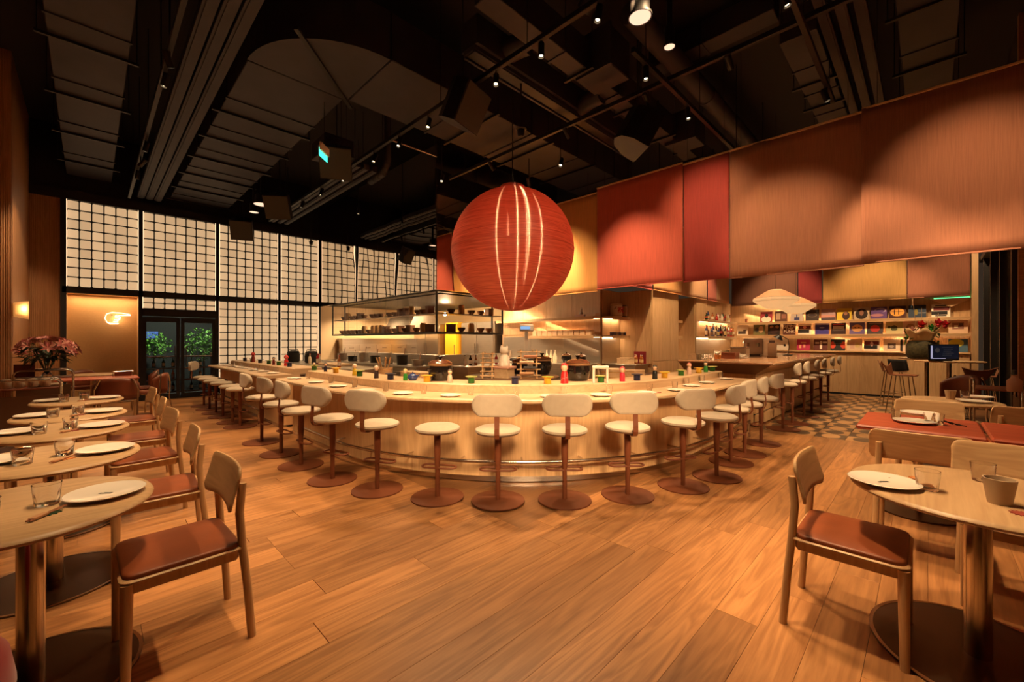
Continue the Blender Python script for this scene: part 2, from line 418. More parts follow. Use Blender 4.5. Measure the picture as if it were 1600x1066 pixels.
# glazed double door, garden and bottle rack beyond it
for k, (a, b) in enumerate(((.885, 1.59), (1.61, 2.325))):
    d = MB(); xm = (a + b) / 2
    for xx in (a + .035, b - .035): d.box((xx, YG, 1.0), (.07, .06, 1.98))
    d.box((xm, YG, 1.94), (b - a - .14, .06, .12)).box((xm, YG, .06), (b - a - .14, .06, .12))
    do = struct('door_%d' % (k + 1), d, M_black)
    obj('pane', MB().box((xm, YG, 1.0), (b - a - .14, .008, 1.76)), mat('door_glass', (.9, .95, .92), 0, trans=1, ior=1.1), do)
    obj('handle', MB().tube([(b - .1 if k == 0 else a + .1, YG - .06, .8), (b - .1 if k == 0 else a + .1, YG - .06, 1.3)], .01, 8), M_darkm, do)
struct('floor_terrace', MB().box((1.6, YG + 1.9, -.05), (4, 3.6, .1)), M_dark)
struct('wall_terrace', MB().box((1.6, YG + 3.4, 1.6), (4, .1, 3.2)), mat('terrace_wall', (.008, .009, .008), .8))
M_leaf = mat('lit_leaf', (.10, .26, .03), .5, noise=.4, nscale=20, rnd=.2)
def bush(label, loc, r, n, seed):
    rr = random.Random(seed); t = thing('bush', label, 'bush', loc)
    b = MB()
    for i in range(n):
        d = Vector((rr.gauss(0, 1), rr.gauss(0, 1), rr.gauss(0, .9))).normalized() * r * (rr.random() ** .4)
        M = Matrix.Translation(d + Vector((0, 0, 1.05 + r * .55))) @ Matrix.Rotation(rr.random() * 6.3, 4, 'Z') @ Matrix.Rotation(rr.uniform(-.9, .9), 4, 'X')
        l = rr.uniform(.05, .1)
        b.add([(0, 0, 0), (l * .3, l * .5, .01), (0, l, 0), (-l * .3, l * .5, .01)], [(0, 1, 2, 3)], 0, False, M)
    lf = obj('foliage', b, M_leaf, t); lf['kind'] = 'stuff'
    obj('stem', MB().cyl((0, 0, 0), (0, 0, 1.2), .03, .02, 8), mat('bark', (.05, .03, .02), .8), t)
    return t
bush('lit green bush seen through the right pane of the door', (2.35, YG + 1.7, 0), .5, 900, 3)
bush('lit green bush seen through the left pane of the door', (1.30, YG + 2.3, 0), .42, 650, 4)
lamp('SPOT', 'garden_light', (2.0, YG + .6, 3.3), (1.9, YG + 2.0, 1.2), 300, (.95, 1, .8), .1, 90, .6)
tag(obj('sign_board', MB().box((0, 0, 0), (.62, .03, .2), .004).box((0, .02, -.75), (.04, .03, 1.7)), mat('blue_board', (.02, .05, .22), .5, emit=.25, ecol=(.05, .12, .5))), 'blue lit signboard seen outside through the left door pane', 'sign').location = (1.12, YG + 2.9, 1.6)
rk = thing('bottle_rack', 'dark wooden bottle rack standing behind the glass doors', 'rack', (1.6, YG + .5, 0))
for z in (.12, .42, .72, 1.02): obj('shelf', MB().box((0, 0, z), (1.5, .3, .025), .003), M_dleather, rk)
for x in (-.74, 0, .74): obj('upright', MB().box((x, 0, .55), (.03, .3, 1.1), .003), M_dleather, rk)
def bottle_mesh(h, r, mats, style=0):
    b = MB(); nk = r * .34
    if style == 0: pr = [(0, 0), (r * .9, 0), (r, .01), (r, h * .58), (r * .8, h * .66), (nk, h * .76), (nk, h * .95)]
    elif style == 1: pr = [(0, 0), (r * .95, 0), (r, .01), (r, h * .68), (r * .7, h * .76), (nk * 1.3, h * .8), (nk * 1.3, h * .93)]
    else: pr = [(0, 0), (r * .9, 0), (r * 1.05, h * .2), (r * .9, h * .5), (r * .5, h * .68), (nk, h * .78), (nk, h * .94)]
    b.lathe(pr, 12, mi=0)
    b.lathe([(r * 1.01, h * .15), (r * 1.015, h * .16), (r * 1.015, h * .48), (r * 1.01, h * .5)], 12, mi=1)
    b.lathe([(nk, h * .92), (nk * 1.25, h * .92), (nk * 1.25, h), (0, h)], 10, mi=2)
    return b.mesh('bottle', mats)
BM = {}
GL = dict(amber=(.30, .09, .02), dark=(.012, .010, .008), green=(.02, .06, .02), clear=(.62, .55, .46), red=(.30, .02, .02), blue=(.03, .04, .12), cream=(.72, .60, .42))
def bottle(col, lab, cap, h, r, st):
    k = (col, lab, cap, h, r, st)
    if k not in BM:
        BM[k] = bottle_mesh(h, r, [mat('bottle_' + col, GL[col], .12, coat=.4), mat('print_' + str(lab), lab, .5), mat('cap_' + str(cap), cap, .4)], st)
    return BM[k]
for i in range(22):
    z = (.145, .445, .745)[i % 3]; x = -.66 + (i // 3) * .19
    o = obj('bottle', bottle(('dark', 'green', 'amber')[(i * 5) % 3], (.5, .4, .3), (.1, .02, .02), .24, .035, 0)); o.location = (1.6 + x, YG + .5, z)
    tag(o, '%s bottle, %s from left on the %s rack shelf behind the doors' % (('black', 'green', 'amber')[(i * 5) % 3], ORD[i // 3], ('lowest', 'middle', 'upper')[i % 3]), 'bottle', 'bottles on the rack behind the glass doors')
# ------------------------------------------------------------------ mirrored bulkhead over the kitchen
XB, YK = 4.99, 7.12
def mirrormat():
    m, N, Lk, b = nt('mirror_polished_steel')
    b.inputs['Base Color'].default_value = (.80, .74, .67, 1); b.inputs['Metallic'].default_value = 1; b.inputs['Roughness'].default_value = .015
    tc = N.new('ShaderNodeTexCoord'); mp = N.new('ShaderNodeMapping'); Lk.new(tc.outputs['Object'], mp.inputs[0]); mp.inputs['Scale'].default_value = (.9, .9, .5)
    n = N.new('ShaderNodeTexNoise'); n.inputs['Scale'].default_value = 1.0; n.inputs['Detail'].default_value = 1; Lk.new(mp.outputs[0], n.inputs['Vector'])
    bp = N.new('ShaderNodeBump'); bp.inputs['Strength'].default_value = .12; bp.inputs['Distance'].default_value = .12
    Lk.new(n.outputs[0], bp.inputs['Height']); Lk.new(bp.outputs[0], b.inputs['Normal']); return m
M_mirror = mirrormat()
bk = struct('wall_bulkhead', MB().box(((XB + 8.9) / 2 + .02, (YK + YG) / 2 + .02, (2.5 + ZC) / 2), (8.9 - XB, YG - YK, ZC - 2.5)), M_black)
n = 0
ys = [YK + .002 + (YG - YK) * i / 5 for i in range(6)]
for a, b in zip(ys, ys[1:]): obj('mirror_panel', MB().box((XB, (a + b) / 2, 3.95), (.03, b - a - .004, 2.96), .003), M_mirror, bk)
for a, b in ((XB - .01, 6.0), (6.0, 7.15)): obj('mirror_panel', MB().box(((a + b) / 2, YK, 3.95), (b - a - .004, .03, 2.96), .003), M_mirror, bk)
# glass display case under the bulkhead
gc = thing('glass_display_case', 'black framed hanging glass case of bowls above the kitchen pass', 'display case', (XB, YK, 1.57))
f = MB()
LY, LX = 12.3 - YK, 6.85 - XB
for z in (0.015, .88):
    f.box((.0, LY / 2, z), (.035, LY, .03)).box((LX / 2, 0, z), (LX, .035, .03)).box((.36, LY / 2 + .18, z), (.03, LY - .36, .03)).box((LX / 2 + .18, .36, z), (LX - .36, .03, .03))
for (x, y) in ((0, 0), (0, LY), (LX, 0), (.36, LY), (LX, .36)): f.box((x, y, .445), (.03, .03, .89))
obj('frame', f, M_black, gc)
M_pane = mat('case_glass', (1, .98, .94), .0, trans=1, ior=1.12)
for i in range(5): obj('pane', MB().box((.0, LY * (i + .5) / 5, .45), (.006, LY / 5 - .006, .83)), M_pane, gc)
for i in range(2): obj('pane', MB().box((LX * (i + .5) / 2, 0, .45), (LX / 2 - .006, .006, .83)), M_pane, gc)
for z in (.04, .43):
    obj('shelf', MB().box((.18, LY / 2, z), (.31, LY - .05, .012)).box((LX / 2 + .17, .18, z), (LX - .36, .31, .012)), mat('case_shelf', (.10, .06, .035), .3), gc)
bowlm = MB().lathe([(0, 0), (.04, 0), (.045, .01), (.085, .06), (.09, .1), (.082, .1), (.075, .06), (0, .015)], 14).mesh('bowl', mat('brown_bowl', (.20, .085, .03), .35))
boxm = MB().box((0, 0, .075), (.15, .16, .15), .008).box((0, 0, .155), (.16, .17, .02), .004).mesh('container', mat('brown_box', (.17, .075, .035), .45))
clm = MB().lathe([(0, 0), (.07, 0), (.075, .01), (.075, .16), (.06, .18), (.06, .2), (0, .2)], 14).mesh('jar', mat('amber_jar', (.42, .24, .09), .2, coat=.4))
cs = random.Random(5)
kk = {}
for lvl, z in ((0, 1.57 + .048), (1, 1.57 + .438)):
    y = YK + .5
    while y < 12.1:
        q = cs.random(); me, nm = (bowlm, 'bowl') if q < .5 else ((boxm, 'container') if q < .8 else (clm, 'jar'))
        if not (lvl and cs.random() < .25):
            o = link(nm, me, None, (XB + .18, y, z), (0, 0, cs.uniform(-.2, .2))); kk[nm, lvl] = kk.get((nm, lvl), 0) + 1
            tag(o, {'bowl': 'brown bowl', 'container': 'brown lidded container', 'jar': 'amber jar'}[nm] + ' on the %s shelf of the glass case, %s from its corner' % (('lower', 'upper')[lvl], ORD[kk[nm, lvl] - 1]), nm)
        y += cs.uniform(.2, .27)
    for i, x in enumerate((.5, .78, 1.06, 1.34, 1.6)):
        me, nm = ((boxm, 'container'), (bowlm, 'bowl'), (clm, 'jar'), (bowlm, 'bowl'), (bowlm, 'bowl'))[(i + lvl) % 5]
        o = link(nm, me, None, (XB + x, YK + .18, z))
        tag(o, '%s in the short end of the glass case, %s shelf, %s from the corner' % (nm, ('lower', 'upper')[lvl], ORD[i]), nm)
# kitchen pass: low steel wall, counters, back wall
struct('wall_kitchen_pass', MB().box((XB + .25, (YK + 12.2) / 2 + .1, .56), (.1, 12.2 - YK - .1, 1.12)), M_steel)
struct('wall_kitchen_corner', MB().box(((XB + 6.9) / 2 + .1, YK + .25, .56), (6.9 - XB, .1, 1.12)), M_steel)
struct('wall_kitchen_back', MB().box((9.0, 10.9, 1.3), (.1, 4.7, 2.6)).box((7.0, YG - .02, 1.3), (4.0, .04, 2.6)), mat('kitchen_wall', (.72, .55, .33), .5))
struct('ceiling_kitchen', MB().box((7.0, 10.2, 2.55), (3.9, 6.1, .06)), M_paper)
for y in (8.2, 10.0, 11.8): lamp('POINT', 'kitchen_fill', (7.3, y, 2.2), None, 30, (1, .66, .36), .05)  # point lights added to brighten the kitchen ceiling, no fixture there
for x in (5.9, 7.6):
    for y in (7.9, 9.4, 10.9, 12.3): lamp('SPOT', 'kitchen_downlight', (x, y, 2.51), (x + .1, y, 0), 240, (1, .66, .36), .06, 150, .5)
def cabinet(name, label, cat, x0, x1, y0, y1, h, mbody, mtop, doors, face, handle=True):
    t = thing(name, label, cat, ((x0 + x1) / 2, (y0 + y1) / 2, 0))
    sx, sy = x1 - x0, y1 - y0
    obj('body', MB().box((0, 0, (h - .04) / 2 + .04), (sx - .02, sy - .02, h - .08), .004), mbody, t)
    obj('worktop', MB().box((0, 0, h - .02), (sx + .02, sy + .02, .04), .006), mtop, t)
    obj('plinth', MB().box((0, 0, .03), (sx - .1, sy - .1, .06)), M_black, t)
    for i in range(doors):
        if face == 'x':
            d = obj('door', MB().box((-sx / 2, -sy / 2 + sy * (i + .5) / doors, h * .48), (.02, sy / doors - .008, h * .78), .003), mbody, t)
            if handle: obj('handle', MB().box((-sx / 2 - .025, -sy / 2 + sy * (i + .5) / doors, h * .8), (.015, .16, .015), .003), M_chrome, d)
        else:
            d = obj('door', MB().box((-sx / 2 + sx * (i + .5) / doors, -sy / 2, h * .48), (sx / doors - .008, .02, h * .78), .003), mbody, t)
            if handle: obj('handle', MB().box((-sx / 2 + sx * (i + .5) / doors, -sy / 2 - .025, h * .8), (.16, .015, .015), .003), M_chrome, d)
    return t
cabinet('kitchen_counter', 'long stainless counter behind the left straight bar', 'counter', 3.35, 4.0, 7.4, 12.2, .9, M_steel, M_steel, 6, 'x')
cabinet('kitchen_counter', 'stainless counter along the kitchen pass wall', 'counter', 4.55, 5.15, 7.2, 12.1, .9, M_steel, M_steel, 6, 'x')
cabinet('kitchen_counter', 'stainless counter in front of the corner of the glass case', 'counter', 5.3, 6.9, 6.5, 7.2, .9, M_steel, M_steel, 3, 'y')
cabinet('kitchen_counter', 'stainless stove counter under the long wooden shelf', 'counter', 7.6, 8.2, 5.4, 8.5, .9, M_steel, M_steel, 5, 'x')
cabinet('kitchen_counter', 'stainless counter in the kitchen corner beside the wooden column', 'counter', 8.42, 9.04, 4.55, 5.28, .9, M_steel, M_steel, 2, 'x')
cabinet('tall_cabinet', 'row of tall steel cabinets on the kitchen end wall', 'cabinet', 5.5, 8.3, 12.85, 13.2, 1.5, M_steel, M_steel, 5, 'y')
# inside the kitchen: fridges, yellow door, hood
fd = thing('yellow_fridge', 'tall yellow refrigerator at the back of the kitchen', 'refrigerator', (8.55, 11.0, 0))
obj('body', MB().box((.05, 0, 1.02), (.6, .62, 2.0), .01), M_yellow, fd)
dd = obj('door', MB().box((-.27, 0, 1.02), (.05, .6, 1.94), .01), M_yellow, fd); obj('handle', MB().box((-.31, -.22, 1.1), (.03, .03, .4), .005), M_chrome, dd)
sf = thing('steel_fridge', 'wide stainless refrigerator against the kitchen back wall', 'refrigerator', (8.5, 9.6, 0))
obj('body', MB().box((.05, 0, 1.0), (.7, 1.5, 1.98), .01), M_steel, sf)
for s in (-1, 1):
    dd = obj('door', MB().box((-.32, s * .37, 1.02), (.04, .72, 1.9), .006), M_steel, sf); obj('handle', MB().box((-.36, s * .06, 1.1), (.025, .02, .5), .004), M_chrome, dd)
sf = dup(sf, (8.5, 12.3, 0), 0, 'stainless refrigerator beyond the yellow one in the kitchen')
#yp = tag(obj('yellow_post', MB().box((0, 0, 1.25), (.1, .1, 2.5), .01).box((0, 0, .02), (.16, .16, .04))), 'narrow yellow post inside the kitchen left of the yellow refrigerator', 'post') if False else None
hd = thing('extractor_hood', 'stainless extractor hood hanging inside the kitchen', 'hood', (7.2, 11.6, 1.7))
obj('canopy', MB().prism([(-.6, 0), (.6, 0), (.35, .5), (-.35, .5)], -.7, .7, M=Matrix.Rotation(PI / 2, 4, 'X')), M_steel, hd)
obj('duct', MB().box((0, 0, .65), (.4, .4, .36)), M_steel, hd)
# ------------------------------------------------------------------ wooden kitchen walls, column and bottle alcove
YC = 4.49
def boards(st, axis, a0, a1, fixed, z0, z1, n, m, th=.02, side=-1):
    for i in range(n):
        c = a0 + (a1 - a0) * (i + .5) / n; wdt = abs(a1 - a0) / n - .004
        d = (th, wdt, z1 - z0 - .004) if axis == 'y' else (wdt, th, z1 - z0 - .004)
        p = (fixed + side * th / 2, c, (z0 + z1) / 2) if axis == 'y' else (c, fixed + side * th / 2, (z0 + z1) / 2)
        obj('panel', MB().box((0, 0, 0), d, .003), m, st, p)
wa = struct('wall_kitchen_shelf', MB().box((8.35, 6.95, 1.3), (.18, 3.25, 2.6)), M_walla)
struct('wall_kitchen_step', MB().box((8.75, 5.36, 1.3), (.62, .1, 2.6)), M_wallx); struct('wall_kitchen_end', MB().box((9.15, 4.98, 1.3), (.14, .75, 2.6)), M_walla)
boards(wa, 'y', 5.33, 8.55, 8.26, 1.58, 2.6, 4, M_walla)
boards(wa, 'y', 5.33, 8.55, 8.26, .9, 1.53, 3, M_steel, .01)
boards(wa, 'y', 4.5, 5.3, 9.08, .9, 2.6, 2, M_walla)
boards(wa, 'x', 8.27, 9.06, 5.31, 1.53, 2.6, 1, M_wallx)
boards(wa, 'x', 8.27, 9.06, 5.31, .9, 1.5, 1, M_steel, .01)
wc = struct('wall_column', MB().box((9.78, 4.9, 1.3), (1.38, .8, 2.6)), M_wallx)
boards(wc, 'x', 9.08, 10.47, YC, .95, 2.6, 3, M_wallx); boards(wc, 'x', 9.08, 10.47, YC, .0, .945, 3, M_wallx)
wb = struct('wall_bottle', MB().box((11.65, 4.95, 1.3), (.1, .9, 2.6)).box((11.0, 5.45, 1.3), (1.3, .1, 2.6)).box((13.05, 4.57, 1.3), (2.8, .12, 2.6)), M_wallx)
boards(wb, 'x', 11.62, 14.4, YC, 1.55, 2.6, 4, M_wallx); boards(wb, 'x', 11.62, 14.4, YC, .9, 1.53, 3, M_steel, .01)
boards(wb, 'y', 4.5, 5.4, 11.6, .0, 2.6, 2, M_walla)
# shelves with led strips
def shelf(label, x0, x1, y0, y1, z, led=None):
    t = thing('wall_shelf', label, 'shelf', ((x0 + x1) / 2, (y0 + y1) / 2, z))
    obj('board', MB().box((0, 0, -.02), (x1 - x0, y1 - y0, .04), .004), M_shelf, t)
    if led:
        obj('lip', MB().box((-(x1 - x0) / 2 + .008, 0, -.05), (.016, y1 - y0, .045), .003) if led == 'y' else MB().box((0, -(y1 - y0) / 2 + .008, -.05), (x1 - x0, .016, .045), .003), M_shelf, t)
    if led == 'y':
        obj('led_strip', MB().box(((x1 - x0) / 2 - .03, 0, -.044), (.015, y1 - y0 - .04, .008)), M_led, t)
        lamp('AREA', 'shelf_led', (x1 - .06, (y0 + y1) / 2, z - .052), (x1 - .02, (y0 + y1) / 2, z - 1), 1.9 * (y1 - y0), size=y1 - y0 - .1, sy=.02).rotation_euler = (0, math.radians(-18), PI / 2)
    elif led == 'x':
        obj('led_strip', MB().box((0, (y1 - y0) / 2 - .03, -.044), (x1 - x0 - .04, .015, .008)), M_led, t)
        lamp('AREA', 'shelf_led', ((x0 + x1) / 2, y1 - .06, z - .052), ((x0 + x1) / 2, y1 - .05, z - 1), 2.0 * (x1 - x0), size=x1 - x0 - .1, sy=.02).rotation_euler = (math.radians(12), 0, 0)
    return t
shelf('upper oak shelf on the kitchen wall carrying books and a barrel', 7.93, 8.24, 5.31, 8.5, 1.98, 'y')
shelf('lower oak shelf on the kitchen wall carrying wooden boxes', 7.93, 8.24, 5.31, 7.3, 1.55, 'y')
shelf('upper oak shelf in the corner beside the wooden column', 8.24, 9.0, 5.0, 5.29, 1.98, 'x')
shelf('lower oak shelf in the corner beside the wooden column', 8.24, 9.0, 5.0, 5.29, 1.55, 'x')
shelf('upper oak shelf of bottles in the narrow alcove', 10.55, 11.4, 4.75, 5.39, 1.98, 'x')
shelf('lower oak shelf of bottles in the narrow alcove', 10.55, 11.4, 4.75, 5.39, 1.55, 'x')
shelf('upper oak shelf of bottles on the bar back wall', 11.75, 14.1, 4.2, 4.47, 2.0, 'x')
shelf('lower oak shelf of bottles on the bar back wall', 11.75, 14.1, 4.2, 4.47, 1.55, 'x')
# curved steel side fins under the shelves
def fin(label, x, y0, y1):
    P = []
    for i in range(9):
        a = i / 8; P.append((y0 + (y1 - y0) * (a ** 2.2), 1.5 - .6 * a))
    P += [(y1 + .02, .9), (y1 + .02, 1.5)]
    M = Matrix.Translation((x, 0, 0)) @ Matrix(((0, 0, 1, 0), (1, 0, 0, 0), (0, 1, 0, 0), (0, 0, 0, 1)))
    tag(obj('steel_fin', MB().prism(P, 0, .02, 0, M), M_steel), label, 'side panel')
# ------------------------------------------------------------------ record wall
rw = struct('wall_records', MB().box((XR + .12, 1.9, 1.3), (.2, 5.4, 2.6)), M_walla)
boards(rw, 'y', -.7, 4.48, XR + .02, 1.16, 2.6, 8, M_walla)
cb = thing('record_cabinet', 'long oak panelled cabinet below the record shelves', 'cabinet', (14.3, 1.9, 0))
obj('body', MB().box((.03, 0, .56), (.26, 5.16, 1.1)), M_shelf, cb)
for i in range(7): obj('door', MB().box((-.11, -2.58 + 5.16 * (i + .5) / 7, .57), (.02, 5.16 / 7 - .005, 1.05), .003), M_walla, cb)
obj('plinth', MB().box((0, 0, .02), (.24, 5.1, .05)), M_black, cb)
obj('ledge', MB().box((0, 0, 1.135), (.34, 5.18, .035), .004), M_shelf, cb)
shelf('upper record shelf on the far oak wall', 14.2, XR - .005, -.7, 4.2, 1.99, 'y')
shelf('middle record shelf on the far oak wall', 14.2, XR - .005, -.7, 4.2, 1.60, 'y')
struct('wall_right_end', MB().box((14.3, -.75, 1.75), (.6, .1, 3.5)), M_wallx)
M_dglass = mat('dark_glazing', (.035, .033, .030), .12)
wr = MB().box((11.9, -.95, 3.0), (5.2, .06, 6.0)); struct('window_9', wr, M_dglass)
rf = MB()
for x in (9.35, 10.75, 12.2, 13.6): rf.box((x, -.9, 1.6), (.08, .1, 3.2))
rf.box((11.8, -.9, 3.25), (5.0, .14, .1)); struct('trim_window_frame', rf, M_black)
struct('wall_right', MB().box((9.2, -1.45, 3.0), (.12, 1.1, 6.0)).box((4, -2.0, 3.0), (10.4, .1, 6.0)), wood('right_wall_oak', (.33, .14, .05), (.42, .19, .075), 'z', 1.2, .5, ribs=('z', 30)))
# wall sconce of thin veneer
# ------------------------------------------------------------------ hanging fabrics
FAB = dict(brownA=(.30, .112, .058), brownB=(.37, .150, .08), reddark=(.42, .055, .042), red=(.58, .11, .07), yellow=(.66, .32, .09), tan=(.58, .31, .15), pink=(.58, .14, .09), dkbrown=(.15, .06, .035), crimson=(.22, .022, .022), mustard=(.46, .25, .08), brownC=(.29, .11, .06))
def drape(label, axis, a0, a1, fixed, z0, z1, col, seed, amp=.02, top=None):
    t = thing('fabric_panel', label, 'fabric panel', ((fixed, (a0 + a1) / 2, z0) if axis == 'y' else ((a0 + a1) / 2, fixed, z0)), 0, 'hanging fabric panels')
    rr = random.Random(seed); L = a1 - a0; h = z1 - z0
    ph = [(rr.uniform(3, 9), rr.uniform(0, 6.3), rr.uniform(.3, 1)) for _ in range(4)]
    def fn(u, v):
        wv = sum(k[2] * math.sin(k[0] * u * L + k[1] + .5 * v) for k in ph) * amp * (.25 + .75 * math.sin(PI * min(1, max(0, v)) * .9 + .15)) * .5
        s = (u - .5) * L
        return (wv, s, v * h) if axis == 'y' else (s, wv, v * h)
    o = obj('cloth', MB().grid(fn, max(24, int(L * 24)), 14), fabric('fabric_' + col, FAB[col]), t)
    md = o.modifiers.new('solid', 'SOLIDIFY'); md.thickness = .006; md.offset = 0
    d = (.03, L, .03) if axis == 'y' else (L, .03, .03)
    obj('top_rail', MB().box((0, 0, h), d, .004), M_shelf, t)
    obj('hem_bar', MB().box((0, 0, .01), (.016, L, .02) if axis == 'y' else (L, .016, .02), .003), fabric('fabric_' + col, FAB[col]), t)
    for s in (-.4, .4):
        p = (0, s * L, h) if axis == 'y' else (s * L, 0, h)
        obj('cable', MB().cyl(p, (p[0], p[1], (top or ZC) - z0), .003, n=5), M_black, t)
    return t
XFAB = 7.2
drape('broad russet brown fabric hanging at the right edge of the room', 'y', -.93, .62, XFAB - .03, 2.43, 4.47, 'brownA', 1, .035)
drape('wide copper brown fabric hanging between the russet and dark red panels', 'y', .60, 2.25, XFAB, 2.41, 4.45, 'brownB', 2, .045)
drape('narrow dark red fabric hanging left of the copper brown panel', 'y', 2.26, 3.0, XFAB + .02, 2.43, 4.46, 'reddark', 3, .05)
drape('bright red fabric hanging to the right of the yellow panel', 'y', 2.99, 4.72, XFAB - .02, 2.45, 4.48, 'red', 4, .012)
drape('golden yellow fabric hanging behind the red globe lamp', 'y', 4.74, 7.05, XFAB + .03, 2.42, 4.42, 'yellow', 5, .01, 4.89)
YS = 4.42
for i, (a, b, c_, l) in enumerate(((7.3, 8.95, 'reddark', 'dark red fabric of the side row, nearest the bright red panel'), (8.97, 10.5, 'yellow', 'small yellow fabric hanging right above the wooden column'), (10.5, 12.25, 'tan', 'tan orange fabric hanging over the bottle alcove'), (12.27, 12.95, 'pink', 'narrow pink red fabric between two tan ones above the bottles'), (12.97, 14.1, 'tan', 'tan fabric at the inner corner above the bottle shelves'))):
    drape(l, 'x', a, b, YS - .02 * (i % 2), 2.57, 4.3, c_, 10 + i, .01)
for i, (a, b, c_, l) in enumerate(((2.62, 4.35, 'dkbrown', 'dark brown fabric above the paper lanterns'), (2.06, 2.6, 'crimson', 'crimson fabric between dark brown and mustard ones over the records'), (.37, 2.04, 'mustard', 'mustard fabric hanging above the record shelves'), (-.68, .36, 'brownC', 'reddish brown fabric above the right end of the record shelves'))):
    drape(l, 'y', a, b, 14.12 - .02 * (i % 2), 2.46 + .04 * (i == 0), 4.3, c_, 20 + i, .03)
# ------------------------------------------------------------------ bars
BX, BY, BR = 2.2, 2.04, 3.0
def bpath(off, y1=6.94, x1=6.9, na=40):
    P = [(BX - off, y) for y in [y1 + (BY + BR - y1) * i / 5 for i in range(6)]]
    for i in range(1, na + 1):
        a = PI + (PI / 2) * i / na; P.append((BX + BR + (BR + off) * math.cos(a), BY + BR + (BR + off) * math.sin(a)))
    P += [(x, BY - off) for x in [BX + BR + (x1 - BX - BR) * i / 5 for i in range(1, 6)]]
    return P
def straight(x, y0, y1, n=8):
    return lambda off: [(x - off, y1 + (y0 - y1) * i / n) for i in range(n + 1)]
def straightx(y, x0, x1, n=8):
    return lambda off: [(x0 + (x1 - x0) * i / n, y - off) for i in range(n + 1)]
def sweep(mb, prof, path, i0=0, i1=None, mi=0, sm=False):
    rows = [path(o) for o, z in prof]; n = len(rows[0]); i1 = n - 1 if i1 is None else i1
    V = []; k = len(prof)
    for i in range(i0, i1 + 1):
        for r, (o, z) in zip(rows, prof): V.append((r[i][0], r[i][1], z))
    F = []
    for i in range(i1 - i0):
        for j in range(k): F.append((i * k + j, i * k + (j + 1) % k, (i + 1) * k + (j + 1) % k, (i + 1) * k + j))
    mb.add(V, F, mi, True); mb.add(V[:k], [tuple(range(k))], mi); mb.add(V[-k:], [tuple(range(k - 1, -1, -1))], mi)
    return mb
def bar(name, label, path, segs, rail, zt=.86, ledge=True, lend=None):
    t = thing(name, label, 'bar counter')
    n = len(path(0)) - 1
    obj('base', sweep(MB(), [(-.03, .02), (-.03, zt - .05), (-.5, zt - .05), (-.5, .02)], path), M_panel, t)
    for a, b in segs: obj('front_panel', sweep(MB(), [(0, .05), (0, zt - .055), (-.028, zt - .055), (-.028, .05)], path, a, b), M_panel, t)
    P = [(.19, zt - .05), (.225, zt - .048), (.24, zt - .035), (.24, zt - .015), (.228, zt - .003), (.20, zt), (-.32, zt), (-.32, zt - .05)]
    obj('counter_top', sweep(MB(), P, path), M_top, t)
    if ledge:
        obj('ledge', sweep(MB(), [(-.22, zt), (-.22, zt + .085), (-.235, zt + .095), (-.68, zt + .095), (-.68, zt)], path, lend or 0), M_top, t)
    obj('kick_strip', sweep(MB(), [(.012, 0), (.012, .05), (-.02, .05), (-.02, 0)], path), M_chrome, t)
    if rail:
        q = path(.16); a, b = rail
        pts = [(x, y, .24) for x, y in q[a:b + 1]]
        pts = [(pts[0][0], pts[0][1], 0), (pts[0][0], pts[0][1], .2)] + pts + [(pts[-1][0], pts[-1][1], .2), (pts[-1][0], pts[-1][1], 0)]
        r = obj('foot_rail', MB().tube(pts, .017, 10), M_chrome, t)
        q0 = path(0)
        for i in range(a + 3, b - 2, 5):
            obj('bracket', MB().cyl((q[i][0], q[i][1], .24), (q0[i][0], q0[i][1], .24), .009, n=8), M_chrome, r)
    return t
cpath = lambda off: bpath(off)
NP = len(bpath(0)) - 1
segs = [(0, 3), (3, 5)] + [(5 + i * 8, 5 + i * 8 + 8) for i in range(5)] + [(45, 47), (47, NP)]
bar('curved_bar', 'curved oak bar counter with chrome foot rail in the room centre', cpath, segs, (2, NP))
bar('straight_bar', 'short straight oak bar counter running to the glass wall', straight(2.2, 7.57, 12.0), [(0, 2), (2, 4), (4, 6), (6, 8)], (0, 7))
# raised bar with flared top towards the records
hb = thing('high_bar', 'high oak bar counter with flared top below the paper lanterns', 'bar counter')
obj('body', MB().box((10.75, 2.62, .45), (5.9, 1.1, .86)), M_panel, hb)
for i in range(5): obj('front_panel', MB().box((7.82 + 5.86 * (i + .5) / 5, 2.055, .53), (5.86 / 5 - .006, .03, .66), .003), M_panel, hb)
for i in range(5): obj('toe_panel', MB().box((7.82 + 5.86 * (i + .5) / 5, 2.03, .1), (5.86 / 5 - .006, .05, .17), .003), M_panel, hb)
obj('groove', MB().box((10.75, 2.06, .19), (5.88, .03, .02)), M_black, hb)
fl0, fl1, z0_, z1_ = (7.8, 13.7, 2.04, 3.2), (7.5, 13.7, 1.74, 3.2), .86, 1.04
V = [(fl0[0], fl0[2], z0_), (fl0[1], fl0[2], z0_), (fl0[1], fl0[3], z0_), (fl0[0], fl0[3], z0_), (fl1[0], fl1[2], z1_), (fl1[1], fl1[2], z1_), (fl1[1], fl1[3], z1_), (fl1[0], fl1[3], z1_)]
obj('flared_apron', MB().add(V, [(0, 1, 5, 4), (1, 2, 6, 5), (2, 3, 7, 6), (0, 3, 2, 1)], 0).add(V, [(3, 0, 4, 7)], 1), [M_panel, mat('brown_steel', (.20, .12, .07), .4, .6)], hb)
obj('counter_top', MB().box((10.6, 2.46, 1.06), (6.24, 1.5, .04), .01), wood('bar_stone', (.50, .27, .14), (.62, .36, .2), 'x', .5, .16, coat=.4), hb)
struct('wall_bar_kick', MB().box((10.75, 2.05, .012), (5.9, .02, .024)), M_black)
cabinet('bar_back_counter', 'steel back counter under the bottle shelves', 'counter', 10.6, 14.1, 3.9, 4.4, .9, M_darkm, M_steel, 5, 'y')
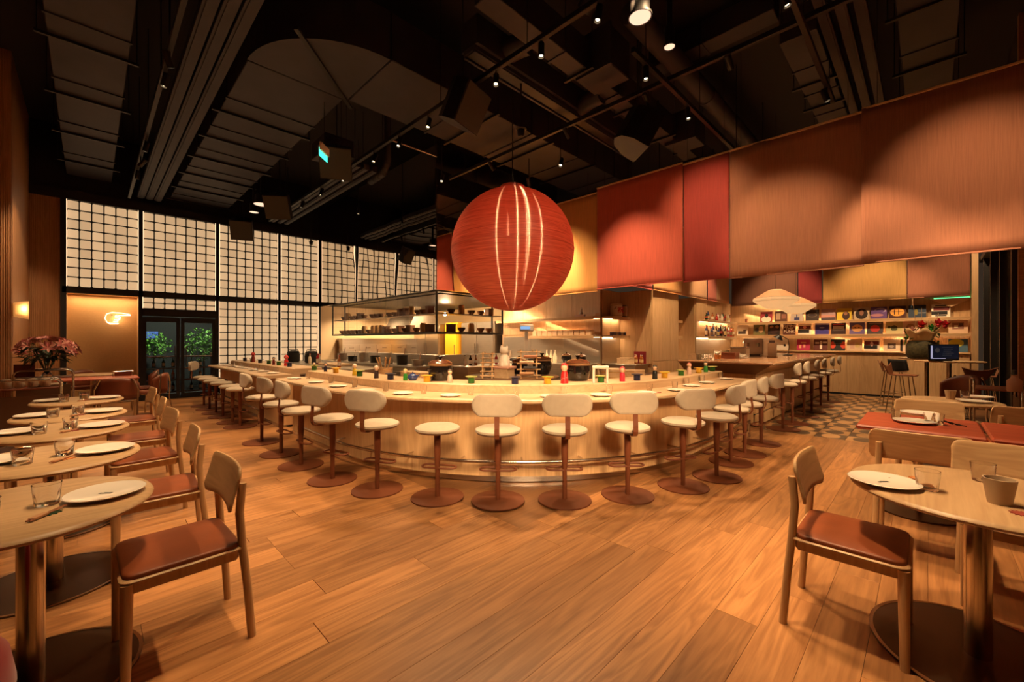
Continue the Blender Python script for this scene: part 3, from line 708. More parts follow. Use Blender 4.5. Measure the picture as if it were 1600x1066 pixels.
# ------------------------------------------------------------------ stools
def arc(cx, cz, r, a0, a1, n): return [(cx + r * math.cos(a0 + (a1 - a0) * i / n), cz + r * math.sin(a0 + (a1 - a0) * i / n)) for i in range(n + 1)]
def make_stool(label, hs=.65, back=True):
    """origin at base centre, sitter faces +x, backrest on -x"""
    t = thing('bar_stool', label, 'stool')
    obj('base', MB().lathe([(0, 0), (.235, 0), (.238, .004), (.236, .011), (.04, .013), (0, .013)], 40), M_stool, t)
    s = hs - .65
    obj('post', MB().lathe([(.021, .01), (.021, .26), (.028, .36), (.030, .42), (.030, .585 + s), (.06, .59 + s), (.06, .60 + s), (0, .60 + s)], 18), M_stool, t)
    R = []
    for y, x0 in ((.11, 0), (-.11, PI)):
        for i in range(9):
            a = x0 + PI * i / 8; R.append((.045 * math.cos(a) * 0 + (.055 * math.sin(a + PI / 2) if 0 else .052 * math.cos(a)) + .04, y + (.052 * math.sin(a)), .27 + s))
    obj('foot_ring', MB().tube(R, .0095, 8, closed=True), M_stool, t)
    z = .595 + s
    obj('seat', MB().lathe([(0, z), (.15, z), (.185, z + .008), (.203, z + .028), (.2, z + .045), (.17, z + .06), (.1, z + .068), (0, z + .07)], 32), M_cream, t)
    if back:
        pts = [(-.05, 0, z - .008), (-.17, 0, z - .010), (-.215, 0, z + .004), (-.232, 0, z + .04), (-.232, 0, z + .09), (-.224, 0, z + .15), (-.222, 0, z + .22), (-.232, 0, z + .3)]
        V = []
        for x, y, q in pts: V.append((x, q))
        b = MB()
        for i in range(len(V) - 1):
            (xa, za), (xb, zb) = V[i], V[i + 1]
            dx, dz = xb - xa, zb - za; l = math.hypot(dx, dz); nx, nz = -dz / l * .004, dx / l * .004
            q = []
            for yv in (-.021, .021): q += [(xa + nx, yv, za + nz), (xb + nx, yv, zb + nz), (xb - nx, yv, zb - nz), (xa - nx, yv, za - nz)]
            b.add(q, [(0, 1, 2, 3), (7, 6, 5, 4), (0, 4, 5, 1), (1, 5, 6, 2), (2, 6, 7, 3), (3, 7, 4, 0)])
        obj('bracket', b, M_stool, t)
        # padded stadium backrest, gently curved
        hw, hh, zc = .215, .098, z + .285
        bm = MB(); n = 36
        def ring(sc_, off):
            r = []
            for i in range(n):
                a = 2 * PI * i / n; cy = (hw - hh) if math.cos(a) >= 0 else -(hw - hh)
                y = (cy + hh * math.cos(a)) * sc_ if 0 else cy + (hh - (1 - sc_) * hh) * math.cos(a); zz = (hh - (1 - sc_) * hh) * math.sin(a)
                x = -.232 + off + 1.1 * y * y
                r.append((x, y, zc + zz))
            return r
        rings = [ring(.80, -.026), ring(.94, -.022), ring(1.0, -.008), ring(1.0, .008), ring(.94, .022), ring(.80, .026)]
        V = [p for r in rings for p in r]
        F = [(k * n + i, k * n + (i + 1) % n, (k + 1) * n + (i + 1) % n, (k + 1) * n + i) for k in range(5) for i in range(n)]
        def cap(r, off, rev):
            base = len(V)
            # fill as strips between upper and lower halves
            idx = []
            for i in range(0, n // 2 + 1):
                idx.append((i, (n - i) % n))
            for (a, b_), (c_, d) in zip(idx, idx[1:]):
                fce = [r * n + k for k in dict.fromkeys((a, c_, d, b_))]
                if len(fce) >= 3: F.append(tuple(reversed(fce)) if rev else tuple(fce))
        cap(0, 0, False); cap(5, 0, True)
        bm.add(V, F, 0, True)
        obj('backrest', bm, M_cream, t)
    return t
CX0, CY0 = BX + BR, BY + BR
st_b = make_stool('stool prototype with back'); st_n = make_stool('stool prototype without back', back=False); st_h = make_stool('stool prototype tall', .745)
px = [(404, 692, 1), (440, 709, 1), (478, 726, 1), (525, 748, 1), (591, 765, 1), (684, 777, 0), (778, 783, 1), (882, 781, 1), (976, 771, 1), (1054, 755, 1), (1100, 740, 1), (1139, 722, 1), (1169, 710, 1), (1188, 693, 1)]
tw = [0, .05, -.05, .05, .1, 0, .05, -.12, -.25, -.2, .12, -.05, .1, -.1]
SP = []
for i, (x, y, bk_) in enumerate(px):
    p = at(x, y)
    if p[1] > CY0: rz = 0; p = (1.70, p[1], 0)
    elif p[0] > CX0: rz = PI / 2; p = (p[0], 1.64, 0)
    else:
        a = math.atan2(CY0 - p[1], CX0 - p[0]); rz = a; p = (CX0 - 3.52 * math.cos(a), CY0 - 3.52 * math.sin(a), 0)
    SP.append((p, rz))
    lab = ('cream bar stool with backrest at the curved bar, %s from its left end' if bk_ else 'backless cream bar stool at the curved bar, %s from its left end') % ORD[i]
    proto(st_b if bk_ else st_n, p, rz + tw[i], lab, 'stools along the curved bar')
for i, (x, y) in enumerate(((374, 667), (364, 660), (352, 651), (341, 645), (333, 639), (325, 634))):
    p = at(x, y)
    o = dup(st_n if i < 5 else st_b, (1.76, p[1], 0), 0 if i < 5 else -.5, ('backless cream bar stool at the straight bar, %s from its near end' % ORD[i]) if i < 5 else 'cream bar stool with backrest at the far end of the straight bar', 'stools along the straight bar')
for i, (x, y) in enumerate(((1218, 670), (1233, 661), (1250, 650), (1265, 643), (1275, 634), (1285, 627))):
    p = at(x, y)
    proto(st_h, (p[0], 1.66, 0), PI / 2 + (.12 if i else .1), 'tall cream bar stool at the high bar, %s from its near end' % ORD[i], 'stools along the high bar')
# ------------------------------------------------------------------ dining chairs
def make_chair(label, wide=.47, name='dining_chair'):
    """origin under seat centre, sitter faces +x, back at -x"""
    t = thing(name, label, 'chair'); hw = wide / 2; hd = .22
    for s in (-1, 1):
        obj('leg', MB().cyl((hd - .02, s * (hw - .025), 0), (hd - .025, s * (hw - .03), .43), .017, .022, 14), M_chair, t)
        obj('leg', MB().tube([(-hd - .03, s * (hw - .018), 0), (-hd - .012, s * (hw - .025), .25), (-hd + .008, s * (hw - .03), .45), (-hd + .018, s * (hw - .036), .60), (-hd + .006, s * (hw - .040), .74)], .018, 12), M_chair, t)
    obj('rail', MB().box((0, hw - .03, .415), (2 * hd - .06, .022, .055), .004), M_chair, t); obj('rail', MB().box((0, -hw + .03, .415), (2 * hd - .06, .022, .055), .004), M_chair, t)
    obj('rail', MB().box((hd - .03, 0, .415), (.022, wide - .08, .055), .004), M_chairh, t); obj('rail', MB().box((-hd + .03, 0, .415), (.022, wide - .08, .055), .004), M_chairh, t)
    def pad(z0, z1, ins, r0, m, nm, dome):
        P = []
        for sx, sy in ((1, 1), (-1, 1), (-1, -1), (1, -1)):
            for i in range(5):
                a = {(1, 1): 0, (-1, 1): PI / 2, (-1, -1): PI, (1, -1): 3 * PI / 2}[sx, sy] + PI / 2 * i / 4
                P.append((sx * (hd - ins - r0) + r0 * math.cos(a), sy * (hw - ins - r0) + r0 * math.sin(a)))
        n = len(P); b = MB(); V = []
        lv = [(1, z0), (1.0, z0 + (z1 - z0) * .55), (.985, z0 + (z1 - z0) * .85), (.95, z1)] + ([(.6, z1 + dome), (.2, z1 + dome * 1.3)] if dome else [])
        for k, z in lv: V += [(x * k, y * k, z) for x, y in P]
        F = [(a * n + i, a * n + (i + 1) % n, (a + 1) * n + (i + 1) % n, (a + 1) * n + i) for a in range(len(lv) - 1) for i in range(n)]
        F += [tuple(range(n - 1, -1, -1)), tuple(range((len(lv) - 1) * n, len(lv) * n))]
        b.add(V, F, 0, True); obj(nm, b, m, t)
    pad(.437, .447, .0, .05, M_chairh, 'seat_board', 0)
    pad(.447, .468, .012, .05, M_leather, 'seat_pad', .008)
    # curved plywood backrest
    def fn(u, v):
        y = (u - .5) * (wide + .03); x = -hd + .045 + .38 * y * y - .042 * v
        e = abs(2 * u - 1); zb = .615 + .02 * (1 - e * e); zt = .825
        if e > .82: k = (e - .82) / .18; r_ = .045 * (1 - math.sqrt(max(0, 1 - k * k))); zt -= r_; zb += r_
        return (x, y, zb + (zt - zb) * v)
    o = obj('backrest', MB().grid(fn, 48, 8), M_chairh, t)
    md = o.modifiers.new('solid', 'SOLIDIFY'); md.thickness = .014; md.offset = 0
    md = o.modifiers.new('bev', 'BEVEL'); md.width = .004; md.segments = 2; md.limit_method = 'ANGLE'
    return t
# ------------------------------------------------------------------ tables
def make_table(label, ax, ay, h=.74, base=.345, m=None, colr=.042, name='pedestal_table'):
    t = thing(name, label, 'table')
    k = max(ax, ay); e = .03
    obj('tabletop', MB().lathe([(0, h - .032), (k - .05, h - .032), (k - .02, h - .03), (k - .003, h - .022), (k, h - .014), (k - .006, h - .004), (k - .018, h), (0, h)], 64, sx=ax / k, sy=ay / k), m or M_table, t)
    obj('column', MB().cyl((0, 0, .01), (0, 0, h - .03), colr, n=24), M_steelr, t)
    obj('base', MB().lathe([(0, 0), (base, 0), (base, .010), (0, .010)], 56), M_basep, t); obj('base_ring', MB().lathe([(base - .001, .0095), (base + .002, .0095), (base + .002, .012), (base - .012, .012), (base - .012, .0098)], 56), M_steelr, t)
    return t
plate_l = MB().lathe([(0, .004), (.075, .004), (.08, 0), (.085, .004), (.132, .018), (.136, .022), (.132, .024), (.085, .011), (0, .009)], 40).mesh('plate', M_white)
plate_s = MB().lathe([(0, .003), (.06, .003), (.064, 0), (.07, .004), (.102, .014), (.105, .017), (.102, .019), (.07, .009), (0, .007)], 32).mesh('plate', M_white)
def glassmesh(r, h): return MB().lathe([(0, .0), (r * .78, 0), (r * .82, .003), (r, h), (r - .003, h), (r * .78, .012), (0, .012)], 24).mesh('drinking_glass', M_glass)
tumbler = glassmesh(.045, .088); small_g = glassmesh(.034, .085)
cnt = {}
def put(me, nm, loc, label, cat, group=None, rz=0):
    o = link(nm, me, None, loc, (0, 0, rz)); return tag(o, label, cat, group)
def leafmesh(col):
    b = MB()
    P = []
    for i in range(22):
        a = 2 * PI * i / 22; r = .03 if i % 2 else .016
        P.append((r * math.cos(a) * 1.3, r * math.sin(a)))
    b.prism(P, 0, .003, 0); return b.mesh('chopstick_rest', mat('leaf_' + str(col), col, .5))
leaf_o, leaf_g, leaf_d = leafmesh((.62, .22, .06)), leafmesh((.03, .07, .03)), leafmesh((.30, .05, .03))
def chopsticks(loc, rz, label):
    t = thing('chopsticks', label, 'chopsticks', loc, rz)
    for s in (-1, 1): obj('chopstick', MB().cyl((-.1, s * .006, .004), (.1, s * .004, .008), .0035, .002, 6), mat('chopstick_wood', (.35, .14, .06), .5), t)
    obj('paper_sleeve', MB().box((-.06, 0, .006), (.06, .022, .011), .002), mat('sleeve', (.5, .26, .13), .6), t)
# left row of oval tables with chairs
ch = make_chair('chair prototype')
TY = [2.62, 3.66, 4.73, 5.66, 6.96]; TX = [-.17, -.15, -.15, -.12, -.09]
tb = make_table('table prototype', .385, .42)
names5 = ['nearest', 'second nearest', 'middle', 'second farthest', 'farthest']
for i, (x, y) in enumerate(zip(TX, TY)):
    proto(tb, (x, y, 0), 0, 'oval oak pedestal table in the left row, %s to the camera' % names5[i], 'oval tables of the left row')
    proto(ch, (x + .465, y - .1 + .03 * i, 0), PI + (.03, -.05, .06, -.03, .05)[i], 'oak dining chair with tan leather seat beside the %s oval table on the left' % names5[i], 'chairs of the left row')
    if i in (1, 3): dup(ch, (x - .56, y, 0), 0, 'oak dining chair on the wall side of the %s left table' % names5[i], 'chairs of the left row')
    put(plate_l, 'plate', (x + .22, y - .05, .74), 'white plate on the aisle side of the %s left oval table' % names5[i], 'plate', 'plates on the left tables')
    put(plate_l, 'plate', (x - .22, y + .03, .74), 'white plate on the wall side of the %s left oval table' % names5[i], 'plate', 'plates on the left tables')
    put(tumbler, 'drinking_glass', (x + .045, y + (.0 if i else -.02), .74), 'clear tumbler nearer the aisle on the %s left table' % names5[i], 'glass', 'tumblers on the left tables')
    put(tumbler, 'drinking_glass', (x - .11, y - .12, .74), 'clear tumbler nearer the wall on the %s left table' % names5[i], 'glass', 'tumblers on the left tables')
    put((leaf_g, leaf_o, leaf_d, leaf_d, leaf_d)[i], 'chopstick_rest', (x + .06, y - .17 if i == 0 else y - .14, .74), 'leaf-shaped rest by the plate on the %s left table' % names5[i], 'chopstick rest', 'leaf rests on the left tables', .6)
    chopsticks((x + .07, y - .16, .7435) if i == 0 else (x + .06, y - .135, .7435), .9, 'chopsticks on a leaf rest at the %s left table' % names5[i])
# right group
R1 = dup(tb, (2.82, -.16, 0), 0, 'large oval oak table at the right front with a ribbed cup', 'oval tables on the right'); R1.scale = (1.18, 1.08, 1)
dup(tb, (6.95, -.18, 0), 0, 'oval oak table behind the red table on the right', 'oval tables on the right')
dup(ch, (2.68, .27, 0), -PI / 2, 'oak dining chair with tan leather seat in the right foreground', 'chairs on the right')
dup(ch, (2.42, -.75, 0), PI / 2, 'oak dining chair cut by the lower right corner', 'chairs on the right')
dup(ch, (3.97, .04, 0), 0, 'oak dining chair between the front and red tables, curved back to the camera', 'chairs on the right')
dup(ch, (5.72, .0, 0), PI, 'oak dining chair behind the red table beside the tiles', 'chairs on the right')
dup(ch, (3.5, -.35, 0), PI, 'oak dining chair tucked at the far side of the front right table', 'chairs on the right')
dup(ch, (6.1, -.62, 0), .2, 'pale oak dining chair in front of the oval table on the right', 'chairs on the right')
for k, (y0, y1, lb) in enumerate(((-.30, .42, 'red stained rectangular table with plates beside the tiled floor'), (-1.04, -.315, 'red stained rectangular table cut by the right edge'))):
    t = thing('red_table', lb, 'table', (4.85, (y0 + y1) / 2, 0))
    obj('tabletop', MB().box((0, 0, .722), (.88, y1 - y0, .036), .012), M_tabler, t)
    obj('column', MB().cyl((0, 0, .01), (0, 0, .70), .03, n=20), M_steelr, t); obj('base', MB().lathe([(0, 0), (.27, 0), (.27, .012), (0, .012)], 40), M_basep, t)
for nm, me, x, y, lb in (('plate', plate_l, 2.66, .15, 'white plate at the tip of the front right table'), ('plate', plate_l, 3.02, -.52, 'white plate behind the ribbed cup on the front right table')):
    put(me, nm, (x, y, .74), lb, 'plate')
pl1 = bpy.data.objects['plate.010']
for o_ in (bpy.data.objects['plate'], pl1): obj('print', MB().box((0, 0, 0), (.05, .007, .0008)).box((.006, .006, 0), (.036, .006, .0008)).box((-.02, -.004, 0), (.012, .006, .0008)), M_black, o_, (0, 0, .0105), (0, 0, -.8))
put(tumbler, 'drinking_glass', at(1449, 765, .74), 'clear tumbler beside the plate on the front right table', 'glass')
put(tumbler, 'drinking_glass', at(1536, 752, .74), 'clear tumbler behind the ribbed cup on the front right table', 'glass')
put(leaf_o, 'chopstick_rest', at(1432, 748, .74), 'orange leaf-shaped rest by the plate on the front right table', 'chopstick rest', None, .3)
chopsticks((*at(1424, 752, .74)[:2], .7435), 2.2, 'chopsticks in a paper sleeve beside the front right plate')
put(leaf_d, 'chopstick_rest', at(1594, 803, .74), 'dark red leaf rest at the right edge of the front table', 'chopstick rest')
rib = []
for i in range(56): rib.append(1 + (.018 if i % 2 else -.012))
def cupmesh(r0, r1, h, n=56):
    b = MB(); V = []; F = []
    prof = [(r0 * .0, 0), (r0, 0), (r1, h), (r1 - .005, h), (r0 - .004, .012), (0, .012)]
    rings = []
    for k, (r, z) in enumerate(prof):
        if r == 0: rings.append([len(V)]); V.append((0, 0, z)); continue
        rings.append(list(range(len(V), len(V) + n)))
        for i in range(n):
            a = 2 * PI * i / n; q = rib[i % 56] if k in (1, 2) else 1
            V.append((r * q * math.cos(a), r * q * math.sin(a), z))
    for A, B in zip(rings, rings[1:]):
        for i in range(n):
            j = (i + 1) % n
            if len(A) == 1: F.append((A[0], B[j], B[i]))
            elif len(B) == 1: F.append((A[i], A[j], B[0]))
            else: F.append((A[i], A[j], B[j], B[i]))
    b.add(V, F, 0, True); return b.mesh('ribbed_cup', mat('beige_cup', (.46, .33, .21), .6))
cupm = cupmesh(.035, .05, .105)
put(cupm, 'ribbed_cup', at(1562, 787, .74), 'beige ribbed cup on the front right table', 'cup')
put(cupm, 'ribbed_cup', at(1485, 624, .74), 'beige ribbed cup on the oval table at the back right', 'cup')
for i, (x, y, me, nm, lb) in enumerate(((1428, 661, plate_l, 'plate', 'white plate on the near side of the red table'), (1437, 648, plate_l, 'plate', 'white plate on the far side of the red table'), (1400, 655, small_g, 'drinking_glass', 'clear glass left of the plates on the red table'), (1452, 661, small_g, 'drinking_glass', 'clear glass just right of the red table plates'), (1467, 664, small_g, 'drinking_glass', 'rightmost clear glass on the red table'), (1521, 629, plate_l, 'plate', 'white plate at the front of the back right oval table'), (1528, 622, plate_l, 'plate', 'white plate at the back of the back right oval table'), (1508, 622, tumbler, 'drinking_glass', 'clear tumbler on the back right oval table'))):
    put(me, nm, at(x, y, .74), lb, 'plate' if nm == 'plate' else 'glass')
sg = thing('folded_glasses', 'black folded eyeglasses lying on the red table', 'eyeglasses', at(1487, 665, .74), .5)
obj('frame', MB().tube([(-.06, 0, .015), (-.06, .03, .03), (-.01, .03, .03), (-.01, 0, .012), (.01, 0, .012), (.01, .03, .03), (.06, .03, .03), (.06, 0, .015)], .004, 6), M_black, sg)
for s in (-1, 1): obj('temple', MB().tube([(s * .06, .0, .015), (s * .03, -.06, .006), (s * -.04, -.07, .005)], .003, 6), M_black, sg)
# ------------------------------------------------------------------ place settings and ornaments on the bars
def barpt(s, off):
    """s in 0..1 along the curved bar at an offset"""
    P = bpath(off); L = [0]
    for a, b in zip(P, P[1:]): L.append(L[-1] + math.dist(a, b))
    t = s * L[-1]
    for i in range(len(P) - 1):
        if L[i + 1] >= t:
            k = (t - L[i]) / (L[i + 1] - L[i]); return (P[i][0] + (P[i + 1][0] - P[i][0]) * k, P[i][1] + (P[i + 1][1] - P[i][1]) * k)
    return P[-1]
for i, (p, rz) in enumerate(SP):
    d = (math.cos(rz), math.sin(rz)); nrm = (-d[1], d[0])
    q = (p[0] + d[0] * .44, p[1] + d[1] * .44)
    put(plate_s, 'plate', (q[0] + nrm[0] * .04, q[1] + nrm[1] * .04, .86), 'white plate on the curved bar in front of the %s stool from the left' % ORD[i], 'plate', 'plates on the curved bar')
    put(small_g, 'drinking_glass', (q[0] + d[0] * .13 - nrm[0] * .13, q[1] + d[1] * .13 - nrm[1] * .13, .86), 'clear glass on the curved bar by the %s stool from the left' % ORD[i], 'glass', 'glasses on the curved bar')
    if i % 3 == 0: put(leaf_d, 'chopstick_rest', (q[0] - nrm[0] * .13, q[1] - nrm[1] * .13, .86), 'dark red rest on the curved bar by the %s stool from the left' % ORD[i], 'chopstick rest', 'rests on the curved bar')
for i in range(7):
    y = 8.0 + i * .58
    put(plate_s, 'plate', (2.22, y, .86), 'white plate on the straight bar, %s from its near end' % ORD[i], 'plate', 'plates on the straight bar')
    put(small_g, 'drinking_glass', (2.32, y + .17, .86), 'clear glass on the straight bar, %s from its near end' % ORD[i], 'glass', 'glasses on the straight bar')
ZL = .955
def potmesh(nm, m, lid):
    b = MB().lathe([(0, 0), (.036, 0), (.038, .004), (.038, .062), (.034, .062), (.034, .01), (0, .01)], 20, mi=0)
    b.lathe([(0, .064), (.055, .066), (.066, .072), (.066, .076), (.05, .074), (0, .072)], 24, mi=1) if lid else None
    return b.mesh(nm, [m, lid or m])
pots = {'green': potmesh('lidded_cup', M_green, mat('olive_lid', (.34, .36, .10), .4)), 'yellow': potmesh('lidded_cup', mat('mustard_enamel', (.72, .40, .03), .35), mat('yellow_lid', (.78, .46, .05), .4)), 'navy': potmesh('lidded_cup', M_navy, mat('navy_lid', (.03, .03, .06), .35))}
def pegdoll(label, loc, body, head, hair, s=1, dots=False, kind='peg_doll'):
    t = thing(kind, label, 'doll', loc)
    b = MB().lathe([(0, 0), (.022 * s, 0), (.024 * s, .004), (.021 * s, .06 * s), (.016 * s, .075 * s), (0, .078 * s)], 16)
    bo = obj('body', b, mat('doll_' + str(body), body, .4), t)
    if dots:
        db = MB()
        for i in range(18):
            a = i * 2.4; z = .012 + .055 * ((i * .37) % 1) * s
            r = .0225 * s
            db.lathe([(0, 0), (.004, 0), (.004, .001), (0, .0015)], 6, M=Matrix.Translation((r * math.cos(a), r * math.sin(a), z)) @ Matrix.Rotation(a, 4, 'Z') @ Matrix.Rotation(PI / 2, 4, 'Y'))
        obj('dots', db, M_paper, bo)
    h = obj('head', MB().lathe([(0, 0), (.012 * s, .003 * s), (.022 * s, .02 * s), (.020 * s, .036 * s), (.01 * s, .045 * s), (0, .047 * s)], 16, c=(0, 0, .074 * s)), mat('doll_skin' + str(head), head, .45), t)
    dx = Vector((-loc[0], -loc[1], 0)).normalized()
    hb_ = MB().lathe([(.0235 * s, .016 * s), (.024 * s, .026 * s), (.02 * s, .043 * s), (.01 * s, .052 * s), (0, .054 * s)], 16, c=(-dx.x * .004 * s, -dx.y * .004 * s, .074 * s))
    obj('hair', hb_, mat('doll_hair' + str(hair), hair, .5), h)
    e = MB(); sd = Vector((-dx.y, dx.x, 0))
    for q in (-1, 1):
        c = dx * .0215 * s + sd * q * .008 * s + Vector((0, 0, .074 * s + .019 * s)); e.lathe([(0, -.003), (.003, 0), (0, .003)], 8, c=tuple(c))
    obj('eyes', e, M_black, h)
    return t
SK = (.75, .5, .33)
LED = [  # px x, kind, data
 (473, 'doll', (.25, .02, .02), (.05, .02, .02), 1.0, 'dark haired red peg doll at the left end of the curved ledge'),
 (489, 'cup', 'green', 'green cup at the left end of the curved ledge'),
 (510, 'doll', (.02, .02, .05), (.03, .02, .02), 1.1, 'dark blue peg doll on the left part of the ledge'),
 (525, 'cup', 'yellow', 'first yellow cup from the left on the curved ledge'),
 (553, 'tall', (.75, .5, .03), None, 1.25, 'tall yellow and white peg doll on the ledge'),
 (562, 'cup', 'green', 'green cup beside the tall yellow peg doll'),
 (588, 'doll', (.05, .03, .03), (.6, .5, .4), 1.25, 'white capped dark peg doll on the ledge'),
 (611, 'cup', 'navy', 'navy cup left of the blue teapot'),
 (634, 'doll', (.03, .25, .03), (.7, .5, .2), 1.1, 'green and red peg doll beside the blue teapot'),
 (668, 'cup', 'yellow', 'yellow cup in front of the big black pot'),
 (703, 'doll', (.6, .5, .4), (.06, .03, .02), 1.2, 'white robed peg doll with dark hair by the big black pot'),
 (736, 'cup', 'green', 'green cup with olive lid in front of the round table'),
 (804, 'cup', 'navy', 'navy cup in the middle of the curved ledge'),
 (857, 'cup', 'yellow', 'yellow cup left of the red dotted doll'),
 (882, 'dots', (.6, .02, .02), (.5, .01, .01), 1.75, 'big red polka dot peg doll in the middle of the ledge'),
 (938, 'cup', 'green', 'green cup under the white rack'),
 (972, 'doll', (.62, .03, .06), (.55, .02, .04), 1.35, 'pink red peg doll with red hood'),
 (995, 'cup', 'navy', 'navy cup right of the pink red doll'),
 (1023, 'doll', (.02, .02, .02), (.02, .015, .01), 1.35, 'black peg doll with topknot'),
 (1039, 'cup', 'yellow', 'yellow cup right of the black topknot doll'),
 (1064, 'cup', 'green', 'green cup in front of the wooden column'),
 (1077, 'doll', (.75, .5, .4), (.55, .16, .12), 1.3, 'pale peg doll with reddish hair'),
 (1092, 'cup', 'yellow', 'rightmost yellow cup on the curved ledge'),
 (1102, 'doll', (.03, .25, .04), (.02, .015, .01), 1.25, 'green peg doll with black hair at the right end'),
 (1114, 'cup', 'green', 'rightmost green cup on the curved ledge'),
]
def ledge_at(x, off=-.32):
    best = None
    P = bpath(off)
    for a, b in zip(P, P[1:]):
        for k in range(5):
            q = (a[0] + (b[0] - a[0]) * k / 5, a[1] + (b[1] - a[1]) * k / 5)
            d = q[0] * FX + q[1] * FY; u = 800 + FPX * (q[0] * RX + q[1] * RY) / d
            if best is None or abs(u - x) < best[0]: best = (abs(u - x), q)
    return best[1]
for e in LED:
    q = ledge_at(e[0]); loc = (q[0], q[1], ZL)
    if e[1] == 'cup': put(pots[e[2]], 'lidded_cup', loc, e[3], 'cup', 'lidded cups on the curved ledge', e[0])
    elif e[1] == 'tall': pegdoll(e[5], loc, e[2], SK, (.7, .6, .5), e[4])
    elif e[1] == 'dots': pegdoll(e[5], loc, e[2], SK, e[3], e[4], True)
    else: pegdoll(e[5], loc, e[2], SK, e[3], e[4])
for i in range(6):
    y = 8.2 + i * .62
    put(pots[('navy', 'green', 'green', 'navy', 'green', 'navy')[i]], 'lidded_cup', (2.55, y, ZL), 'lidded cup on the ledge of the straight bar, %s from its near end' % ORD[i], 'cup', 'lidded cups on the straight ledge')
pegdoll('red dotted peg doll with bobble head on the straight bar ledge', (2.6, 8.55, ZL), (.6, .02, .02), (.5, .1, .08), (.6, .02, .02), 1.6, True)
pegdoll('red headed peg doll near the far end of the straight bar', (2.55, 10.6, ZL), (.25, .04, .03), (.6, .05, .04), (.6, .02, .02), 1.7)
pegdoll('small dark peg doll on the straight bar ledge', (2.55, 9.13, ZL), (.2, .02, .02), SK, (.03, .02, .02), 1.2)
# teapot
tp = thing('teapot', 'blue round teapot on the curved ledge', 'teapot', (*ledge_at(645, -.40), ZL))
obj('body', MB().lathe([(0, 0), (.04, 0), (.062, .03), (.055, .06), (.03, .075), (0, .078)], 20), mat('blue_enamel', (.04, .06, .20), .25, coat=.4), tp)
obj('lid', MB().lathe([(.03, .074), (.03, .08), (.008, .086), (.01, .096), (0, .1)], 14), mat('blue_enamel', (0, 0, 0)), tp)
obj('spout', MB().cyl((.05, 0, .035), (.095, 0, .065), .012, .007, 10), mat('blue_enamel', (0, 0, 0)), tp)
# big black pots with lids
def bigpot(label, loc, s=1.0, lid=True):
    t = thing('clay_pot', label, 'pot', loc)
    obj('body', MB().lathe([(0, 0), (.09 * s, 0), (.105 * s, .01), (.14 * s, .10 * s), (.145 * s, .16 * s), (.13 * s, .20 * s), (.135 * s, .215 * s), (.125 * s, .215 * s), (.12 * s, .19 * s), (0, .18 * s)], 28), M_blackg, t)
    obj('rim', MB().lathe([(.13 * s, .198 * s), (.139 * s, .205 * s), (.139 * s, .225 * s), (.125 * s, .225 * s)], 28), mat('sand_glaze', (.30, .16, .07), .4), t)
    for q in (-1, 1): obj('handle', MB().tube([(q * .135 * s, -.03, .16 * s), (q * .17 * s, -.02, .165 * s), (q * .17 * s, .02, .165 * s), (q * .135 * s, .03, .16 * s)], .009 * s, 8), M_blackg, t)
    if lid:
        l = obj('lid', MB().lathe([(.14 * s, .225 * s), (.145 * s, .232 * s), (.10 * s, .262 * s), (.03 * s, .275 * s), (0, .275 * s)], 28), M_brownr, t)
        obj('knob', MB().lathe([(.018 * s, .27 * s), (.016 * s, .29 * s), (.035 * s, .305 * s), (.03 * s, .315 * s), (0, .318 * s)], 14), M_blackg, l)
    return t
cabinet('work_counter', 'low wooden work counter just inside the curved ledge', 'counter', 3.0, 3.34, 4.3, 6.6, .88, M_panel, M_top, 3, 'x', False)
cabinet('work_counter', 'wooden prep counter inside the right part of the curved bar', 'counter', 4.75, 6.6, 2.8, 3.3, .9, M_panel, M_top, 3, 'y', False)
def bar_in(x, off): q = ledge_at(x, off); return q
bigpot('big black lidded clay pot behind the ledge, left of the round table', (*ray(688, 4.95)[:2], .93), 1.0)
pdst = thing('plant_stand_table', 'small round side table carrying the left black pot', 'table', (*ray(688, 4.95)[:2], 0))
obj('top', MB().lathe([(0, .90), (.2, .90), (.205, .915), (.2, .93), (0, .93)], 28), M_top, pdst); obj('post', MB().cyl((0, 0, 0), (0, 0, .9), .03, n=14), M_darkm, pdst); obj('base', MB().lathe([(0, 0), (.16, 0), (.16, .012), (0, .015)], 24), M_darkm, pdst)
st2 = dup(pdst, (*ray(903, 4.95)[:2], 0), 0, 'small round side table carrying the right black pot')
bigpot('big black clay pot with worn rim behind the dotted doll', (*ray(903, 4.95)[:2], .93), 1.02)
# round dark display table
rt = thing('round_display_table', 'round dark display table in the centre of the bar', 'table', (4.05, 4.0, 0))
obj('tabletop', MB().lathe([(0, .92), (.6, .92), (.63, .93), (.63, .945), (.62, .95), (0, .95)], 48), mat('dark_wood_top', (.10, .055, .03), .35), rt)
obj('drum', MB().lathe([(0, 0), (.42, 0), (.42, .92), (0, .92)], 36), mat('dark_drum', (.12, .05, .02), .5), rt)
bigpot('small black clay pot on the left back of the round table', (*ray(812, 6.0)[:2], .95), .8)
bigpot('black clay pot on the right of the round table', (*ray(847, 5.95)[:2], .95), .95)
PK = ray(788, 5.35)
bks = thing('gift_box', 'wooden pedestal box with pink lid under the white cat', 'box', (PK[0], PK[1], .95), .3)
obj('body', MB().box((0, 0, .06), (.18, .2, .12), .004), M_top, bks); obj('lid', MB().box((0, 0, .135), (.22, .24, .03), .006), mat('pink_lid', (.55, .30, .22), .5), bks)
cat = thing('cat_figurine', 'white ceramic cat figurine sitting on the pedestal box', 'figurine', (PK[0], PK[1], 1.10), math.atan2(-PK[1], -PK[0]))
obj('body', MB().lathe([(0, 0), (.07, 0), (.078, .02), (.072, .08), (.055, .13), (.045, .15), (0, .155)], 24), M_white, cat)
